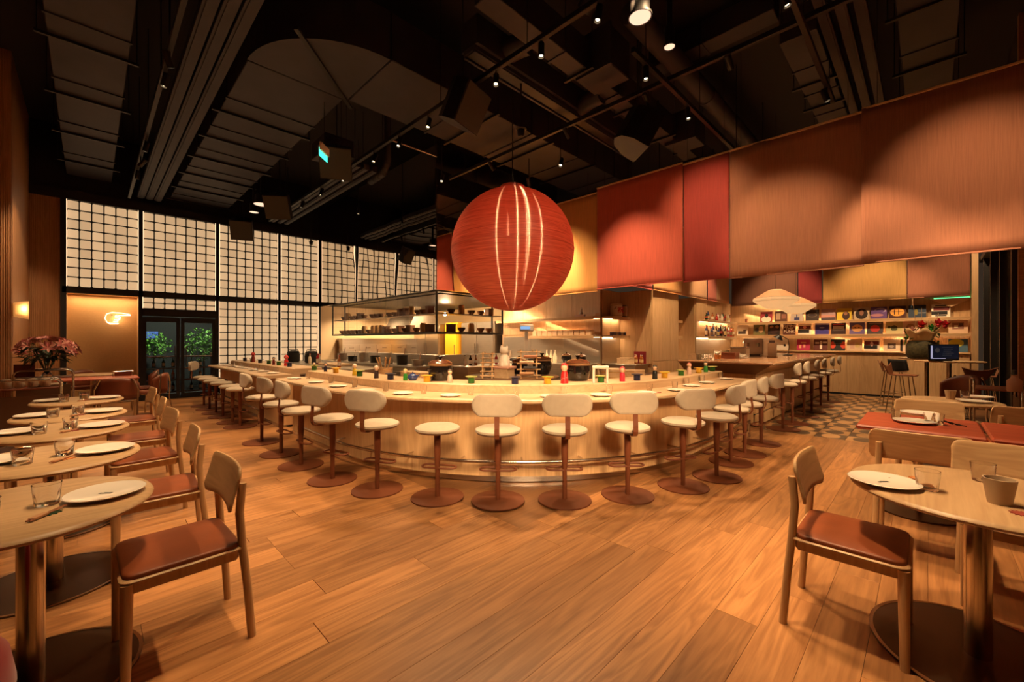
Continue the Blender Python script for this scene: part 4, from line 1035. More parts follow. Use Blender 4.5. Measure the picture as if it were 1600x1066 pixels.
hd_ = obj('head', MB().lathe([(0, -.055), (.035, -.048), (.058, -.02), (.062, .005), (.05, .035), (.025, .05), (0, .054)], 24, c=(0, 0, .195)), M_white, cat)
for q in (-1, 1): obj('ear', MB().lathe([(.022, 0), (.015, .02), (0, .045)], 8, c=(0, q * .035, .228)), M_white, hd_)
for q in (-1, 1): obj('paw', MB().lathe([(0, 0), (.022, .005), (.024, .03), (.016, .06), (0, .07)], 12, c=(.055, q * .03, 0)), M_white, cat)
obj('arm', MB().tube([(.02, .06, .1), (.05, .08, .15), (.06, .075, .2)], .016, 10), M_white, cat)
def woodrack(label, loc, rz, h, wdt, lean, n):
    t = thing('wooden_rack', label, 'rack', loc, rz); mw = M_chair
    for q in (-1, 1):
        obj('rail', MB().tube([(q * wdt / 2, -lean, 0), (q * wdt / 2, 0, h)], .011, 8), mw, t)
        obj('strut', MB().tube([(q * wdt / 2, lean, 0), (q * wdt / 2, 0, h * .9)], .009, 8), mw, t)
    for i in range(n):
        z = h * (i + .6) / n; y = -lean * (1 - z / h)
        obj('rung', MB().tube([(-wdt * .75, y - .012, z), (wdt * .75, y - .012, z)], .008, 8), mw, t)
        obj('peg', MB().tube([(wdt * .25 * (-1) ** i, y, z), (wdt * .25 * (-1) ** i, y - .06, z + .03)], .006, 6), mw, t)
    return t
woodrack('leaning lattice rack of pale wood left of the white cat', (*ray(762, 5.35)[:2], .95), -.8, .33, .12, .09, 6)
woodrack('tall wooden rack of rolled cloths right of the white cat', (*ray(826, 5.3)[:2], .95), -.8, .36, .2, .07, 5)
for i in range(4):
    q = ray(826 + (i % 2 * 2 - 1) * 3, 5.22); o = put(MB().cyl((-.085, 0, 0), (.085, 0, 0), .016, n=12).cyl((-.09, 0, 0), (-.085, 0, 0), .008, n=8).mesh('rolled_cloth', [mat('roll%d' % i, ((.5, .25, .12), (.06, .05, .05), (.62, .42, .28), (.4, .16, .08))[i], .7)]), 'rolled_cloth', (q[0] - .02, q[1] - .02, 1.02 + i * .07), ('tan rolled cloth at the bottom of the tall rack', 'dark rolled cloth low on the tall rack', 'cream rolled cloth high on the tall rack', 'rust rolled cloth at the top of the tall rack')[i], 'cloth', None, -.8)
# white rack and tubs
fr_ = thing('white_stand', 'small white angular stand over the green cup', 'stand', (*ray(938, 4.62)[:2], .96 - .005), -.75)
for q in (-1, 1): obj('leg', MB().box((q * .075, 0, .09), (.024, .03, .18), .004), M_paper, fr_)
obj('crossbar', MB().box((0, 0, .178), (.18, .035, .028), .004), M_paper, fr_)
def tub(label, loc, r, h, lid=False):
    t = thing('wooden_tub', label, 'tub', loc)
    obj('body', MB().lathe([(0, 0), (r * .93, 0), (r, h), (r - .012, h), (r * .9, .015), (0, .015)], 32), M_top, t)
    for z in (.25, .8): obj('hoop', MB().lathe([(r * (.93 + .07 * z) + .001, h * z - .006), (r * (.93 + .07 * z) + .004, h * z), (r * (.93 + .07 * z) + .001, h * z + .006)], 32), mat('hoop_brass', (.5, .3, .1), .35, .8), t)
    if lid: obj('lid', MB().lathe([(0, h), (r * 1.02, h), (r * 1.02, h + .015), (0, h + .018)], 32), M_top, t)
    return t
tub('round wooden tub with tools on the left prep counter', (3.17, 5.9, .88), .13, .14)
tub('wooden rice tub with flat lid right of the white stand', (5.0, 3.05, .90), .17, .13, True)
ut = thing('utensil_bunch', 'wooden spoons and brushes standing in the round tub', 'utensils', (3.17, 5.9, .90))
for i in range(7):
    a = i * .9; obj('spoon', MB().cyl((.03 * math.cos(a), .03 * math.sin(a), 0), (.11 * math.cos(a), .11 * math.sin(a), .27), .006, .012, 7), M_chair, ut)
def crate(label, loc, d, m, rz=0, name='wooden_box'):
    t = thing(name, label, 'box', loc, rz); x, y, z = d
    obj('body', MB().box((0, 0, z * .44), (x, y, z * .88), .004), m, t); obj('lid', MB().box((0, 0, z * .94), (x * 1.04, y * 1.04, z * .12), .003), m, t); return t
crate('pale wooden box on the prep counter left of the yellow doll', (3.17, 5.0, .88), (.2, .5, .12), M_top)
crate('pale wooden box on the prep counter by the pink red doll', (5.55, 3.05, .90), (.3, .24, .10), M_top)
tr = thing('serving_tray', 'dark oval tray on the right prep counter', 'tray', (6.05, 3.05, .90))
obj('dish', MB().lathe([(0, 0), (.2, 0), (.25, .02), (.245, .024), (.2, .01), (0, .008)], 32, sx=1.1, sy=.8), mat('dark_tray', (.10, .05, .03), .4), tr)
# things on the left kitchen counters
def kettle(label, loc):
    t = thing('rice_cooker', label, 'cooker', loc)
    obj('body', MB().lathe([(0, 0), (.13, 0), (.15, .03), (.155, .16), (.14, .22), (0, .23)], 24), M_black, t); obj('lid', MB().lathe([(.145, .22), (.13, .26), (.06, .285), (0, .288)], 24), mat('cooker_lid', (.03, .03, .03), .2), t); obj('handle', MB().tube([(-.12, 0, .25), (-.1, 0, .31), (.1, 0, .31), (.12, 0, .25)], .01, 8), M_black, t)
kettle('black round cooker at the far end of the steel counter', (3.6, 11.3, .9)); kettle('black round cooker nearer the kitchen on the steel counter', (3.75, 10.5, .9))
for i, (x, y, c_, l) in enumerate(((3.5, 9.9, 'cream', 'white squeeze bottle on the long steel counter'), (3.6, 9.7, 'red', 'red sauce bottle on the long steel counter'), (3.55, 9.45, 'clear', 'clear bottle on the long steel counter'), (3.45, 8.2, 'amber', 'amber bottle on the long steel counter'))):
    o = obj('bottle', bottle(c_, (.7, .6, .5), (.6, .1, .06), .24, .035, i % 3)); o.location = (x, y, .9); tag(o, l, 'bottle')
bd = tag(obj('cutting_board', MB().box((0, 0, .025), (.4, .9, .05), .01), M_top), 'thick pale cutting board on the long steel counter', 'cutting board'); bd.location = (3.68, 8.9, .9)
for i in range(7):
    y = 7.6 + i * .62; h = (.12, .2, .1, .16, .22, .12, .18)[i]
    t = thing('steel_pan', 'steel gastronorm pan on the pass counter, %s from the corner' % ORD[i], 'pan', (4.85, y, .9))
    obj('body', MB().lathe([(0, 0), (.12, 0), (.13, h), (.145, h), (.145, h + .006), (.125, h + .004), (.115, .01), (0, .01)], 24, sx=.9), (M_steel, M_darkm)[i % 2], t)
    obj('ladle', MB().cyl((.03, 0, .02), (.1, .05, h + .16), .006, .009, 8), M_chrome, t)
for i, (x, c_) in enumerate(((5.55, 'cream'), (5.7, 'dark'), (5.85, 'amber'), (6.3, 'cream'), (6.45, 'red'))):
    o = obj('bottle', bottle(c_, (.7, .6, .5), (.1, .08, .06), .22, .035, i % 3)); o.location = (x, 6.9, .9); tag(o, ('white', 'black', 'amber', 'tall white', 'red')[i] + ' bottle on the corner steel counter under the glass case', 'bottle')
# weighing scale / white machine in the kitchen
ws = thing('weighing_machine', 'white upright kitchen scale with small display', 'scale', (*ray(823, 8.9)[:2], .9), -.75)
SX = (*ray(823, 8.9)[:2], 0)
obj('base', MB().box((0, 0, .05), (.3, .36, .1), .01), M_steel, ws); obj('column', MB().box((0, .1, .4), (.07, .07, .7), .01), M_paper, ws)
hh_ = obj('head', MB().box((0, .06, .8), (.3, .12, .14), .015), M_paper, ws); obj('screen', MB().box((-.03, -.004, .8), (.2, .01, .06)), mat('scale_screen', (.02, .03, .05), .2, emit=.5, ecol=(.3, .5, .8)), hh_)
cabinet('kitchen_counter', 'short steel counter carrying the white scale', 'counter', SX[0] - .3, SX[0] + .3, SX[1] - .32, SX[1] + .32, .9, M_steel, M_steel, 1, 'x')
# stove side pots, bottles and boxes under the long shelf
bigpot('black lidded clay pot on the stove counter, left one', (7.85, 6.0, .9), .85); bigpot('black lidded clay pot on the stove counter, right one', (7.9, 5.62, .9), .8)
for i in range(3):
    o = obj('bottle', bottle('cream', (.75, .62, .46), (.7, .55, .4), .3, .045, 2)); o.location = (7.95, 6.42 + i * .13, .9); tag(o, 'cream pointed bottle on the stove counter, %s from the right' % ORD[i], 'bottle')
gr = thing('griddle', 'flat dark griddle on the stove counter', 'griddle', (7.9, 7.5, .9))
obj('plate', MB().box((0, 0, .06), (.45, .8, .04), .008), M_darkm, gr)
for q in (-1, 1): obj('foot', MB().box((0, q * .36, .02), (.4, .05, .04)), M_black, gr)
crate('tan wooden box on the corner counter beside the column', (8.62, 4.9, .9), (.26, .3, .14), M_top)
for i in range(4):
    o = obj('bottle', bottle('amber', (.6, .42, .2), (.8, .7, .55), .2, .03, 1)); o.location = (8.86 + .07 * (i % 2), 4.62 + .07 * i, .9); tag(o, 'amber squeeze bottle on the corner counter, %s from the column' % ORD[i], 'bottle')
rb_ = tag(obj('red_folder', MB().box((0, 0, .14), (.02, .3, .28), .004)), 'red folder leaning beside the wooden column', 'folder'); rb_.data.materials.append(mat('maroon_board', (.22, .012, .02), .5)); rb_.location = (8.95, 4.72, .9)
# shelf goods on the kitchen wall
for i in range(11):
    crate('small pale wooden box on the lower kitchen shelf, %s from the right' % ORD[i], (8.08, 5.5 + i * .163, 1.55), (.15, .14, .13), mat('pale_box', (.74, .52, .32), .55))
for i, (y, hh, c_, l) in enumerate(((5.72, .05, (.62, .40, .32), 'pink covered book lying at the left of the upper kitchen shelf'), (5.42, .06, (.70, .62, .50), 'white book lying on the upper kitchen shelf'))):
    b_ = thing('book', l, 'book', (8.08, y, 1.98)); obj('cover', MB().box((0, 0, .004), (.21, .26, .006)).box((0, 0, hh), (.21, .26, .006)).box((-.103, 0, hh / 2), (.005, .26, hh)), mat('bookc%d' % i, c_, .5), b_); obj('pages', MB().box((.003, 0, hh / 2), (.19, .25, hh - .008)), M_paper, b_)
rab = thing('rabbit_figurine', 'small white animal figurine on the lying books', 'figurine', (8.05, 5.72, 2.035))
obj('body', MB().lathe([(0, 0), (.035, 0), (.042, .03), (.03, .07), (0, .08)], 16), M_white, rab); hr = obj('head', MB().lathe([(0, -.03), (.026, -.01), (.028, .01), (0, .032)], 14, c=(0, 0, .1)), M_white, rab)
for q in (-1, 1): obj('ear', MB().lathe([(.009, 0), (.011, .02), (0, .045)], 8, c=(0, q * .013, .122)), M_white, hr)
kg = thing('sake_barrel', 'white straw barrel with red brush writing on the corner shelf', 'barrel', (8.62, 5.14, 1.98), 0)
obj('body', MB().lathe([(0, 0), (.125, 0), (.135, .02), (.14, .15), (.135, .28), (.125, .30), (0, .30)], 28), mat('straw_white', (.74, .64, .46), .7, noise=.08, nscale=40), kg)
for z in (.03, .27): obj('rope', MB().lathe([(.135, z - .012), (.147, z), (.135, z + .012)], 28), mat('rope', (.62, .48, .26), .8), kg)
def glyph(par, strokes, s, m, loc, rz):
    b = MB()
    for P in strokes:
        for a, c_ in zip(P, P[1:]):
            dx, dz = c_[0] - a[0], c_[1] - a[1]; l = math.hypot(dx, dz) or 1; nx, nz = -dz / l * .06, dx / l * .06
            V = [(a[0] + nx, 0, a[1] + nz), (a[0] - nx, 0, a[1] - nz), (c_[0] - nx, 0, c_[1] - nz), (c_[0] + nx, 0, c_[1] + nz)]
            V = [(x * s, 0, z * s) for x, y, z in V] + [(x * s, .004, z * s) for x, y, z in V]
            b.add(V, [(0, 1, 2, 3), (7, 6, 5, 4), (0, 4, 5, 1), (1, 5, 6, 2), (2, 6, 7, 3), (3, 7, 4, 0)])
    return obj('writing', b, m, par, loc, (0, 0, rz))
ki = [[(.15, 1), (.3, .85)], [(0, .75), (.42, .75), (.05, .3)], [(.22, .6), (.22, 0)], [(.26, .5), (.42, .38)], [(.5, .95), (.95, .95), (.95, .6), (.5, .6), (.5, .95)], [(.62, .6), (.6, .3), (.45, 0)], [(.8, .6), (.8, .08), (1.0, .05), (1.02, .2)]]
glyph(kg, ki, .13, M_red, (-.105, -.098, .09), -.785)
glyph(kg, [[(0, 0), (.3, .2), (.5, .1)], [(.2, .4), (.6, .5)]], .1, M_black, (-.15, -.03, .17), -1.3)
bwd = thing('wooden_drum', 'brown wooden drum behind the straw barrel', 'drum', (8.915, 5.15, 1.98)); obj('body', MB().lathe([(0, 0), (.1, 0), (.12, .15), (.1, .29), (0, .29)], 24), mat('drum_wood', (.28, .13, .05), .5), bwd)
for z in (.02, .27): obj('hoop', MB().lathe([(.1, z - .012), (.112, z), (.1, z + .012)], 24), M_black, bwd)
for i in range(5):
    crate('blue patterned small tin on the lower corner shelf, %s from the left' % ORD[i], (8.4 + i * .115, 5.1, 1.55), (.1, .1, .075), mat('blue_tin%d' % (i % 2), ((.10, .10, .22), (.5, .42, .36))[i % 2], .4), 0, 'tin_box')
# bottles of the bar back wall
rb = random.Random(11)
CO = ['amber', 'clear', 'clear', 'dark', 'red', 'cream', 'amber', 'green', 'clear', 'blue']
def row(x0, x1, y, z, n, place, group, hmin=.2, hmax=.32, jitter=.05):
    for i in range(n):
        x = x0 + (x1 - x0) * i / max(1, n - 1)
        h = round(rb.uniform(hmin, hmax), 2); r = rb.choice((.032, .036, .04)); c_ = rb.choice(CO)
        o = obj('bottle', bottle(c_, rb.choice(((.75, .66, .52), (.6, .45, .2), (.15, .08, .05), (.5, .08, .05))), rb.choice(((.02, .02, .02), (.5, .4, .2), (.4, .05, .04))), h, r, rb.randrange(3)))
        o.location = (x, y + rb.uniform(-jitter, jitter), z); tag(o, '%s bottle, %s from left, %s' % (c_, ORD[i], place), 'bottle', group)
row(11.9, 13.9, 4.34, 2.0, 14, 'upper shelf of the bar back wall', 'bottles on the upper bar shelf', .14, .26)
row(12.2, 13.95, 4.30, 1.55, 18, 'lower shelf of the bar back wall', 'bottles on the lower bar shelf', .22, .36)
row(12.15, 14.0, 4.41, 1.55, 16, 'rear row of the lower bar back shelf', 'bottles in the rear row of the lower bar shelf', .24, .36, .01)
row(10.65, 11.3, 4.95, 1.98, 5, 'upper alcove shelf', 'bottles on the upper alcove shelf', .22, .34)
row(10.65, 11.3, 4.95, 1.55, 6, 'lower alcove shelf', 'bottles on the lower alcove shelf', .2, .3)
# clutter on the high bar
gl_b = glassmesh(.03, .11)
for i in range(9): put(gl_b, 'drinking_glass', (7.72 + .09 * (i % 5), 2.85 + .1 * (i // 5), 1.08), 'clear glass on the near end of the high bar, %s in its cluster' % ORD[i], 'glass', 'glasses on the near end of the high bar')
crate('brown leather box on the high bar', (8.6, 2.7, 1.08), (.26, .3, .12), M_dleather)
crate('tan box left on the high bar', (7.85, 3.05, 1.08), (.22, .16, .1), M_top)
jar_ = thing('drink_jar', 'glass jar of orange drink on the high bar', 'jar', (8.15, 2.75, 1.08)); obj('glass', glassmesh(.07, .2), None, jar_) if False else link('glass', glassmesh(.07, .18), jar_); obj('drink', MB().lathe([(0, .014), (.05, .014), (.06, .09), (0, .09)], 20), mat('orange_drink', (.8, .25, .04), .2), jar_)
stk = [(8.9, 2.62), (9.05, 2.62), (9.2, 2.62)]
for i, (x, y) in enumerate(stk):
    for k in range(4): put(plate_s, 'plate', (x, y + .02 * k, 1.08 + k * .0205), 'white saucer, %s from the bottom in the %s stack on the high bar' % (ORD[k], ORD[i]), 'plate', 'saucer stacks on the high bar')
mn = thing('menu_stand', 'upright menu card beside the lamp on the high bar', 'menu', (10.0, 2.3, 1.08)); obj('card', MB().box((0, 0, .15), (.02, .16, .3), .002), mat('menu_card', (.72, .66, .52), .5), mn); obj('foot', MB().box((0, 0, .01), (.08, .18, .02), .003), M_chair, mn)
dl = thing('desk_lamp', 'black gooseneck desk lamp at the end of the high bar', 'lamp', (11.6, 2.35, 1.08))
obj('base', MB().lathe([(0, 0), (.1, 0), (.1, .015), (.02, .03), (0, .03)], 20), M_black, dl); obj('neck', MB().tube([(0, 0, .02), (.06, -.02, .2), (.04, -.0, .38), (-.08, .1, .46)], .009, 8), M_black, dl)
obj('shade', MB().lathe([(.03, .03), (.04, .02), (.11, -.06), (.105, -.06), (.03, .015), (0, .02)], 20, M=Matrix.Translation((-.12, .14, .45)) @ Matrix.Rotation(.5, 4, 'X')), M_black, dl)
ml = thing('mushroom_lamp', 'small white mushroom table lamp on the far cabinet', 'lamp', (14.25, 3.95, 1.155))
obj('base', MB().lathe([(0, 0), (.06, 0), (.05, .02), (.02, .04), (.018, .2), (0, .2)], 18), M_paper, ml); obj('shade', MB().lathe([(.12, .2), (.125, .21), (.1, .27), (.04, .3), (0, .305)], 24), mat('lamp_shade', (.9, .75, .55), .5, emit=1.5, ecol=(1, .7, .4)), ml)
cm = thing('coffee_machine', 'compact steel coffee machine on the high bar', 'coffee machine', (10.6, 2.75, 1.08)); obj('body', MB().box((0, 0, .2), (.5, .4, .4), .02), M_steel, cm); obj('drip_tray', MB().box((-.3, 0, .03), (.2, .36, .05), .005), M_darkm, cm)
for q in (-.1, .1): obj('group_head', MB().cyl((-.28, q, .3), (-.28, q, .22), .035, n=14), M_chrome, cm)
jg = thing('steel_box', 'squat steel container left of the coffee machine', 'container', (9.6, 2.8, 1.08)); obj('body', MB().box((0, 0, .1), (.3, .3, .2), .02), M_steel, jg); obj('lid', MB().box((0, 0, .21), (.31, .31, .02), .006), M_chrome, jg)
# ------------------------------------------------------------------ record sleeves
W1, K1 = (.82, .74, .62), (.015, .012, .012)
REC = [  # row, pixel, base colour, shapes, look
 (0, 1197, (.30, .03, .04), [('e', .5, .25, .42, .30, W1), ('e', .52, .62, .14, .18, K1)], 'crimson cover and a white rounded shape'),
 (0, 1220, (.12, .05, .03), [('r', .1, .2, .45, .8, (.45, .3, .2)), ('r', .55, .25, .9, .7, (.3, .12, .08))], 'dark brown cover with two pale patches'),
 (0, 1245, (.52, .44, .38), [('r', .3, .1, .7, .35, (.05, .05, .15)), ('r', .45, .35, .52, .7, (.05, .05, .15))], 'pale grey cover and dark small mark'),
 (0, 1269, (.04, .025, .02), [('e', .5, .5, .36, .2, (.12, .08, .05)), ('e', .5, .5, .28, .13, (.04, .02, .02))], 'nearly black cover with faint oval'),
 (0, 1294, (.32, .20, .20), [('r', 0, 0, 1, .25, (.06, .04, .05)), ('r', .0, .25, 1, .45, (.45, .2, .16))], 'dusky pink cover over a dark band'),
 (0, 1319, (.62, .42, .03), [('e', .62, .35, .26, .36, (.05, .02, .015)), ('e', .6, .55, .12, .16, (.3, .12, .06))], 'bright yellow cover and dark curved shape'),
 (0, 1346, (.55, .42, .28), [('e', .5, .45, .40, .45, (.03, .015, .012)), ('e', .5, .55, .14, .24, (.28, .12, .07))], 'beige cover and broad dark rounded shape'),
 (0, 1373, (.12, .06, .22), [('e', .6, .7, .36, .2, (.5, .4, .6)), ('e', .55, .66, .3, .17, (.12, .06, .22)), ('e', .4, .3, .4, .12, (.45, .2, .25))], 'violet cover with pale arc'),
 (0, 1402, (.06, .015, .01), [('e', .5, .5, .42, .34, (.72, .32, .05)), ('r', .15, .53, .85, .57, (.06, .015, .01)), ('r', .3, .3, .36, .7, (.06, .015, .01)), ('r', .55, .3, .6, .7, (.06, .015, .01))], 'black cover with big orange oval lettering'),
 (0, 1433, (.025, .04, .07), [('r', .5, .35, 1, .4, (.3, .3, .28)), ('e', .45, .45, .1, .25, (.22, .16, .03))], 'deep blue cover with small olive shape'),
 (0, 1470, W1, [('r', .1, .5, .95, .78, (.16, .03, .03)), ('r', .0, .18, .85, .46, K1), ('r', .2, .85, .8, .93, K1), ('r', .2, .06, .8, .14, K1)], 'white cover with red and black blocks'),
 (1, 1160, (.72, .60, .45), [('r', .1, .1, .8, .4, (.06, .04, .03)), ('r', .55, .4, .85, .55, (.1, .06, .05))], 'cream cover and dark low shape'),
 (1, 1186, (.16, .14, .05), [('e', .65, .55, .2, .35, (.5, .3, .15)), ('e', .3, .5, .16, .25, (.06, .05, .04)), ('r', 0, 0, 1, .15, (.2, .18, .06))], 'olive cover with tan and dark patches'),
 (1, 1209, (.03, .015, .01), [('e', .3, .75, .15, .15, (.35, .16, .06)), ('e', .75, .75, .15, .15, (.35, .16, .06)), ('e', .5, .4, .3, .35, (.05, .02, .015))], 'black cover with tan spots at the top'),
 (1, 1233, (.10, .03, .02), [('t', 'GIMME\nTHE\nFUNK')], 'brown cover with white capital lettering'),
 (1, 1257, W1, [('r', .08, .5, .95, .8, (.14, .03, .03)), ('r', .0, .15, .85, .46, K1), ('e', .5, .66, .12, .14, (.7, .3, .25))], 'white cover with maroon and black bands'),
 (1, 1284, (.04, .03, .22), [('e', .5, .6, .2, .06, (.3, .3, .6)), ('e', .5, .4, .2, .06, (.02, .01, .08)), ('r', 0, .85, 1, 1, (.35, .35, .6))], 'royal blue cover'),
 (1, 1310, (.03, .01, .01), [('r', .12, .3, .88, .72, (.5, .42, .36)), ('r', .1, .8, .9, .92, (.45, .04, .04)), ('r', .12, .3, .88, .45, (.08, .05, .04))], 'black cover with red title bar and grey picture'),
 (1, 1339, (.16, .12, .32), [('e', .5, .5, .36, .32, (.65, .34, .14)), ('e', .38, .55, .06, .05, K1), ('e', .62, .55, .06, .05, K1)], 'purple cover with orange round blob'),
 (1, 1367, (.09, .07, .08), [('e', .5, .45, .3, .3, (.55, .05, .04)), ('r', .1, .82, .9, .94, (.25, .2, .2))], 'dark cover with red splash'),
 (1, 1397, (.50, .44, .20), [('e', .5, .45, .2, .25, (.08, .08, .03)), ('e', .2, .55, .1, .12, (.1, .1, .04)), ('r', 0, 0, 1, .25, (.62, .5, .25))], 'khaki cover with dark foliage shapes'),
 (1, 1424, (.72, .50, .36), [('e', .45, .5, .25, .3, (.5, .25, .14))], 'peach cover behind the flowers'),
 (1, 1497, (.66, .46, .30), [('r', .2, .3, .8, .8, (.3, .14, .1)), ('r', .3, .4, .5, .6, (.8, .7, .5)), ('r', .55, .55, .75, .75, (.1, .06, .06))], 'cream cover with busy printed square'),
 (2, 1203, W1, [('r', .1, .6, .9, .9, (.14, .1, .1)), ('r', .15, .15, .6, .3, K1)], 'white cover with dark title'),
 (2, 1222, (.70, .64, .54), [('e', .7, .45, .1, .12, K1)], 'plain off-white cover'),
 (2, 1255, (.45, .03, .10), [('r', .2, .2, .35, .5, (.75, .4, .2)), ('r', .5, .25, .65, .55, (.75, .35, .25)), ('r', .3, .65, .7, .75, (.75, .4, .2))], 'magenta cover with small orange marks'),
 (2, 1282, (.10, .025, .02), [('r', .45, .15, .6, .85, (.7, .6, .5)), ('r', .1, .6, .4, .75, (.6, .5, .42)), ('r', .65, .65, .95, .8, (.6, .5, .42))], 'dark maroon cover with pale bars'),
 (2, 1309, (.02, .02, .02), [('e', .15, .5, .2, .3, (.55, .06, .03)), ('e', .88, .5, .2, .3, (.55, .06, .03)), ('e', .5, .75, .3, .2, (.1, .16, .14)), ('e', .5, .82, .26, .18, K1)], 'black cover with red curved shapes'),
 (2, 1335, (.66, .50, .34), [('r', .2, .2, .5, .8, (.6, .38, .3)), ('r', .55, .3, .85, .7, (.6, .46, .2))], 'pale peach cover'),
 (2, 1362, W1, [('r', .05, .52, .95, .84, (.14, .02, .02)), ('r', .0, .2, .85, .5, K1), ('e', .5, .6, .1, .2, (.6, .4, .4))], 'white cover with black lower band'),
 (2, 1393, (.80, .66, .5), [('r', .25, .22, .75, .66, (.16, .11, .1)), ('e', .5, .4, .14, .12, (.45, .36, .3))], 'cream cover with small dark square picture'),
 (2, 1420, (.72, .58, .46), [('r', 0, 0, .14, 1, K1), ('r', .45, .3, .75, .8, (.4, .2, .2))], 'cream cover with black spine'),
 (2, 1497, (.06, .14, .22), [('e', .4, .7, .4, .3, (.5, .5, .06))], 'teal cover with lime blot')]
SZ = [1.99, 1.60, 1.153]
RN = ['upper', 'middle', 'lower']
for r, pxx, base, shapes, look in REC:
    y = onX(pxx, 14.33)
    t = thing('record_sleeve', 'record sleeve, %s, on the %s record shelf' % (look, RN[r]), 'record', (14.33, y, SZ[r] + .003))
    t.rotation_euler = (0, math.radians(9), 0)
    S = .315
    obj('sleeve', MB().box((0, 0, S / 2), (.004, S, S), .001), mat('sleeve_%d_%d' % (r, pxx), base, .75), t)
    for q, sh in enumerate(shapes):
        x = -.0028 - .0004 * q
        if sh[0] == 't':
            cu = bpy.data.curves.new('lettering', 'FONT'); cu.body = sh[1]; cu.size = .105; cu.align_x = 'CENTER'; cu.space_line = .75; cu.extrude = .0005; cu.materials.append(mat('letter_white', (.85, .7, .52), .5))
            tmp = bpy.data.objects.new('lettering', cu); me_ = bpy.data.meshes.new_from_object(tmp); bpy.data.objects.remove(tmp); link('lettering', me_, t, (-.0035, 0, .22), (PI / 2, 0, -PI / 2)); continue
        b = MB()
        if sh[0] == 'r': P = [(sh[1], sh[2]), (sh[3], sh[2]), (sh[3], sh[4]), (sh[1], sh[4])]
        else: P = [(sh[1] + sh[3] * math.cos(2 * PI * i / 20), sh[2] + sh[4] * math.sin(2 * PI * i / 20)) for i in range(20)]
        P = [(min(1, max(0, a)), min(1, max(0, c_))) for a, c_ in P]
        V = [(x, (.5 - a) * S, c_ * S) for a, c_ in P]
        b.add(V, [tuple(range(len(V)))]); obj('print', b, mat('ink_%.2f_%.2f_%.2f' % sh[-1], sh[-1], .75), t)
tag(obj('small_vase', MB().lathe([(0, 0), (.03, 0), (.028, .05), (.04, .11), (.035, .11), (0, .02)], 16), M_dleather), 'small dark vase alone at the left of the upper record shelf', 'vase').location = (14.33, onX(1166, 14.33), 1.99)
# ------------------------------------------------------------------ paper lanterns
M_lan = mat('paper_lantern', (.36, .21, .10), .7, emit=.36, ecol=(1, .55, .22))
M_lanb = mat('paper_lantern_band', (.32, .14, .06), .7, emit=.22, ecol=(1, .42, .14))
def lantern(label, loc):
    t = thing('paper_lantern', label, 'pendant lamp', loc)
    pr = [(.11, .20), (.16, .18), (.40, .035), (.41, .0), (.40, -.035), (.15, -.19), (.08, -.2)]
    n = 14
    for k, (a, b) in enumerate(zip(pr, pr[1:])):
        bd = MB().lathe([a, b], n, sm=False); obj('paper_band', bd, M_lanb if k in (1,) else M_lan, t)
    rg = MB()
    for r, z in (pr[0], pr[2], pr[4], pr[-1]): rg.lathe([(r - .003, z - .003), (r + .004, z), (r - .003, z + .003)], n)
    obj('wire_frame', rg, M_chair, t)
    obj('cord', MB().cyl((0, 0, .18), (0, 0, ZC - loc[2]), .004, n=6), M_black, t)
    lamp('POINT', 'lantern_bulb', (loc[0], loc[1], loc[2]), None, 5, size=.1, parent=t)
    return t
lantern('wide faceted paper lantern over the high bar, nearer one', (*ray(1212, 8.6)[:2], 2.27))
lantern('wide faceted paper lantern over the high bar, farther one', (*ray(1243, 10.1)[:2], 2.27))
tl = thing('triangular_wall_lamp', 'green lit triangular wall lamp above the right record shelf', 'wall lamp', (14.3, onX(1487, 14.3), 2.33))
obj('shade', MB().add([(0, .36, .1), (0, -.36, .1), (0, 0, -.1), (.12, .36, .1), (.12, -.36, .1), (.12, 0, -.1)], [(0, 1, 2), (0, 2, 5, 3), (1, 4, 5, 2), (3, 5, 4)]), mat('tan_shade', (.75, .48, .26), .5), tl)
obj('light_tube', MB().box((.06, 0, .105), (.06, .6, .03), .01), mat('green_tube', (.2, .8, .4), .4, emit=1.4, ecol=(.10, .62, .22)), tl)
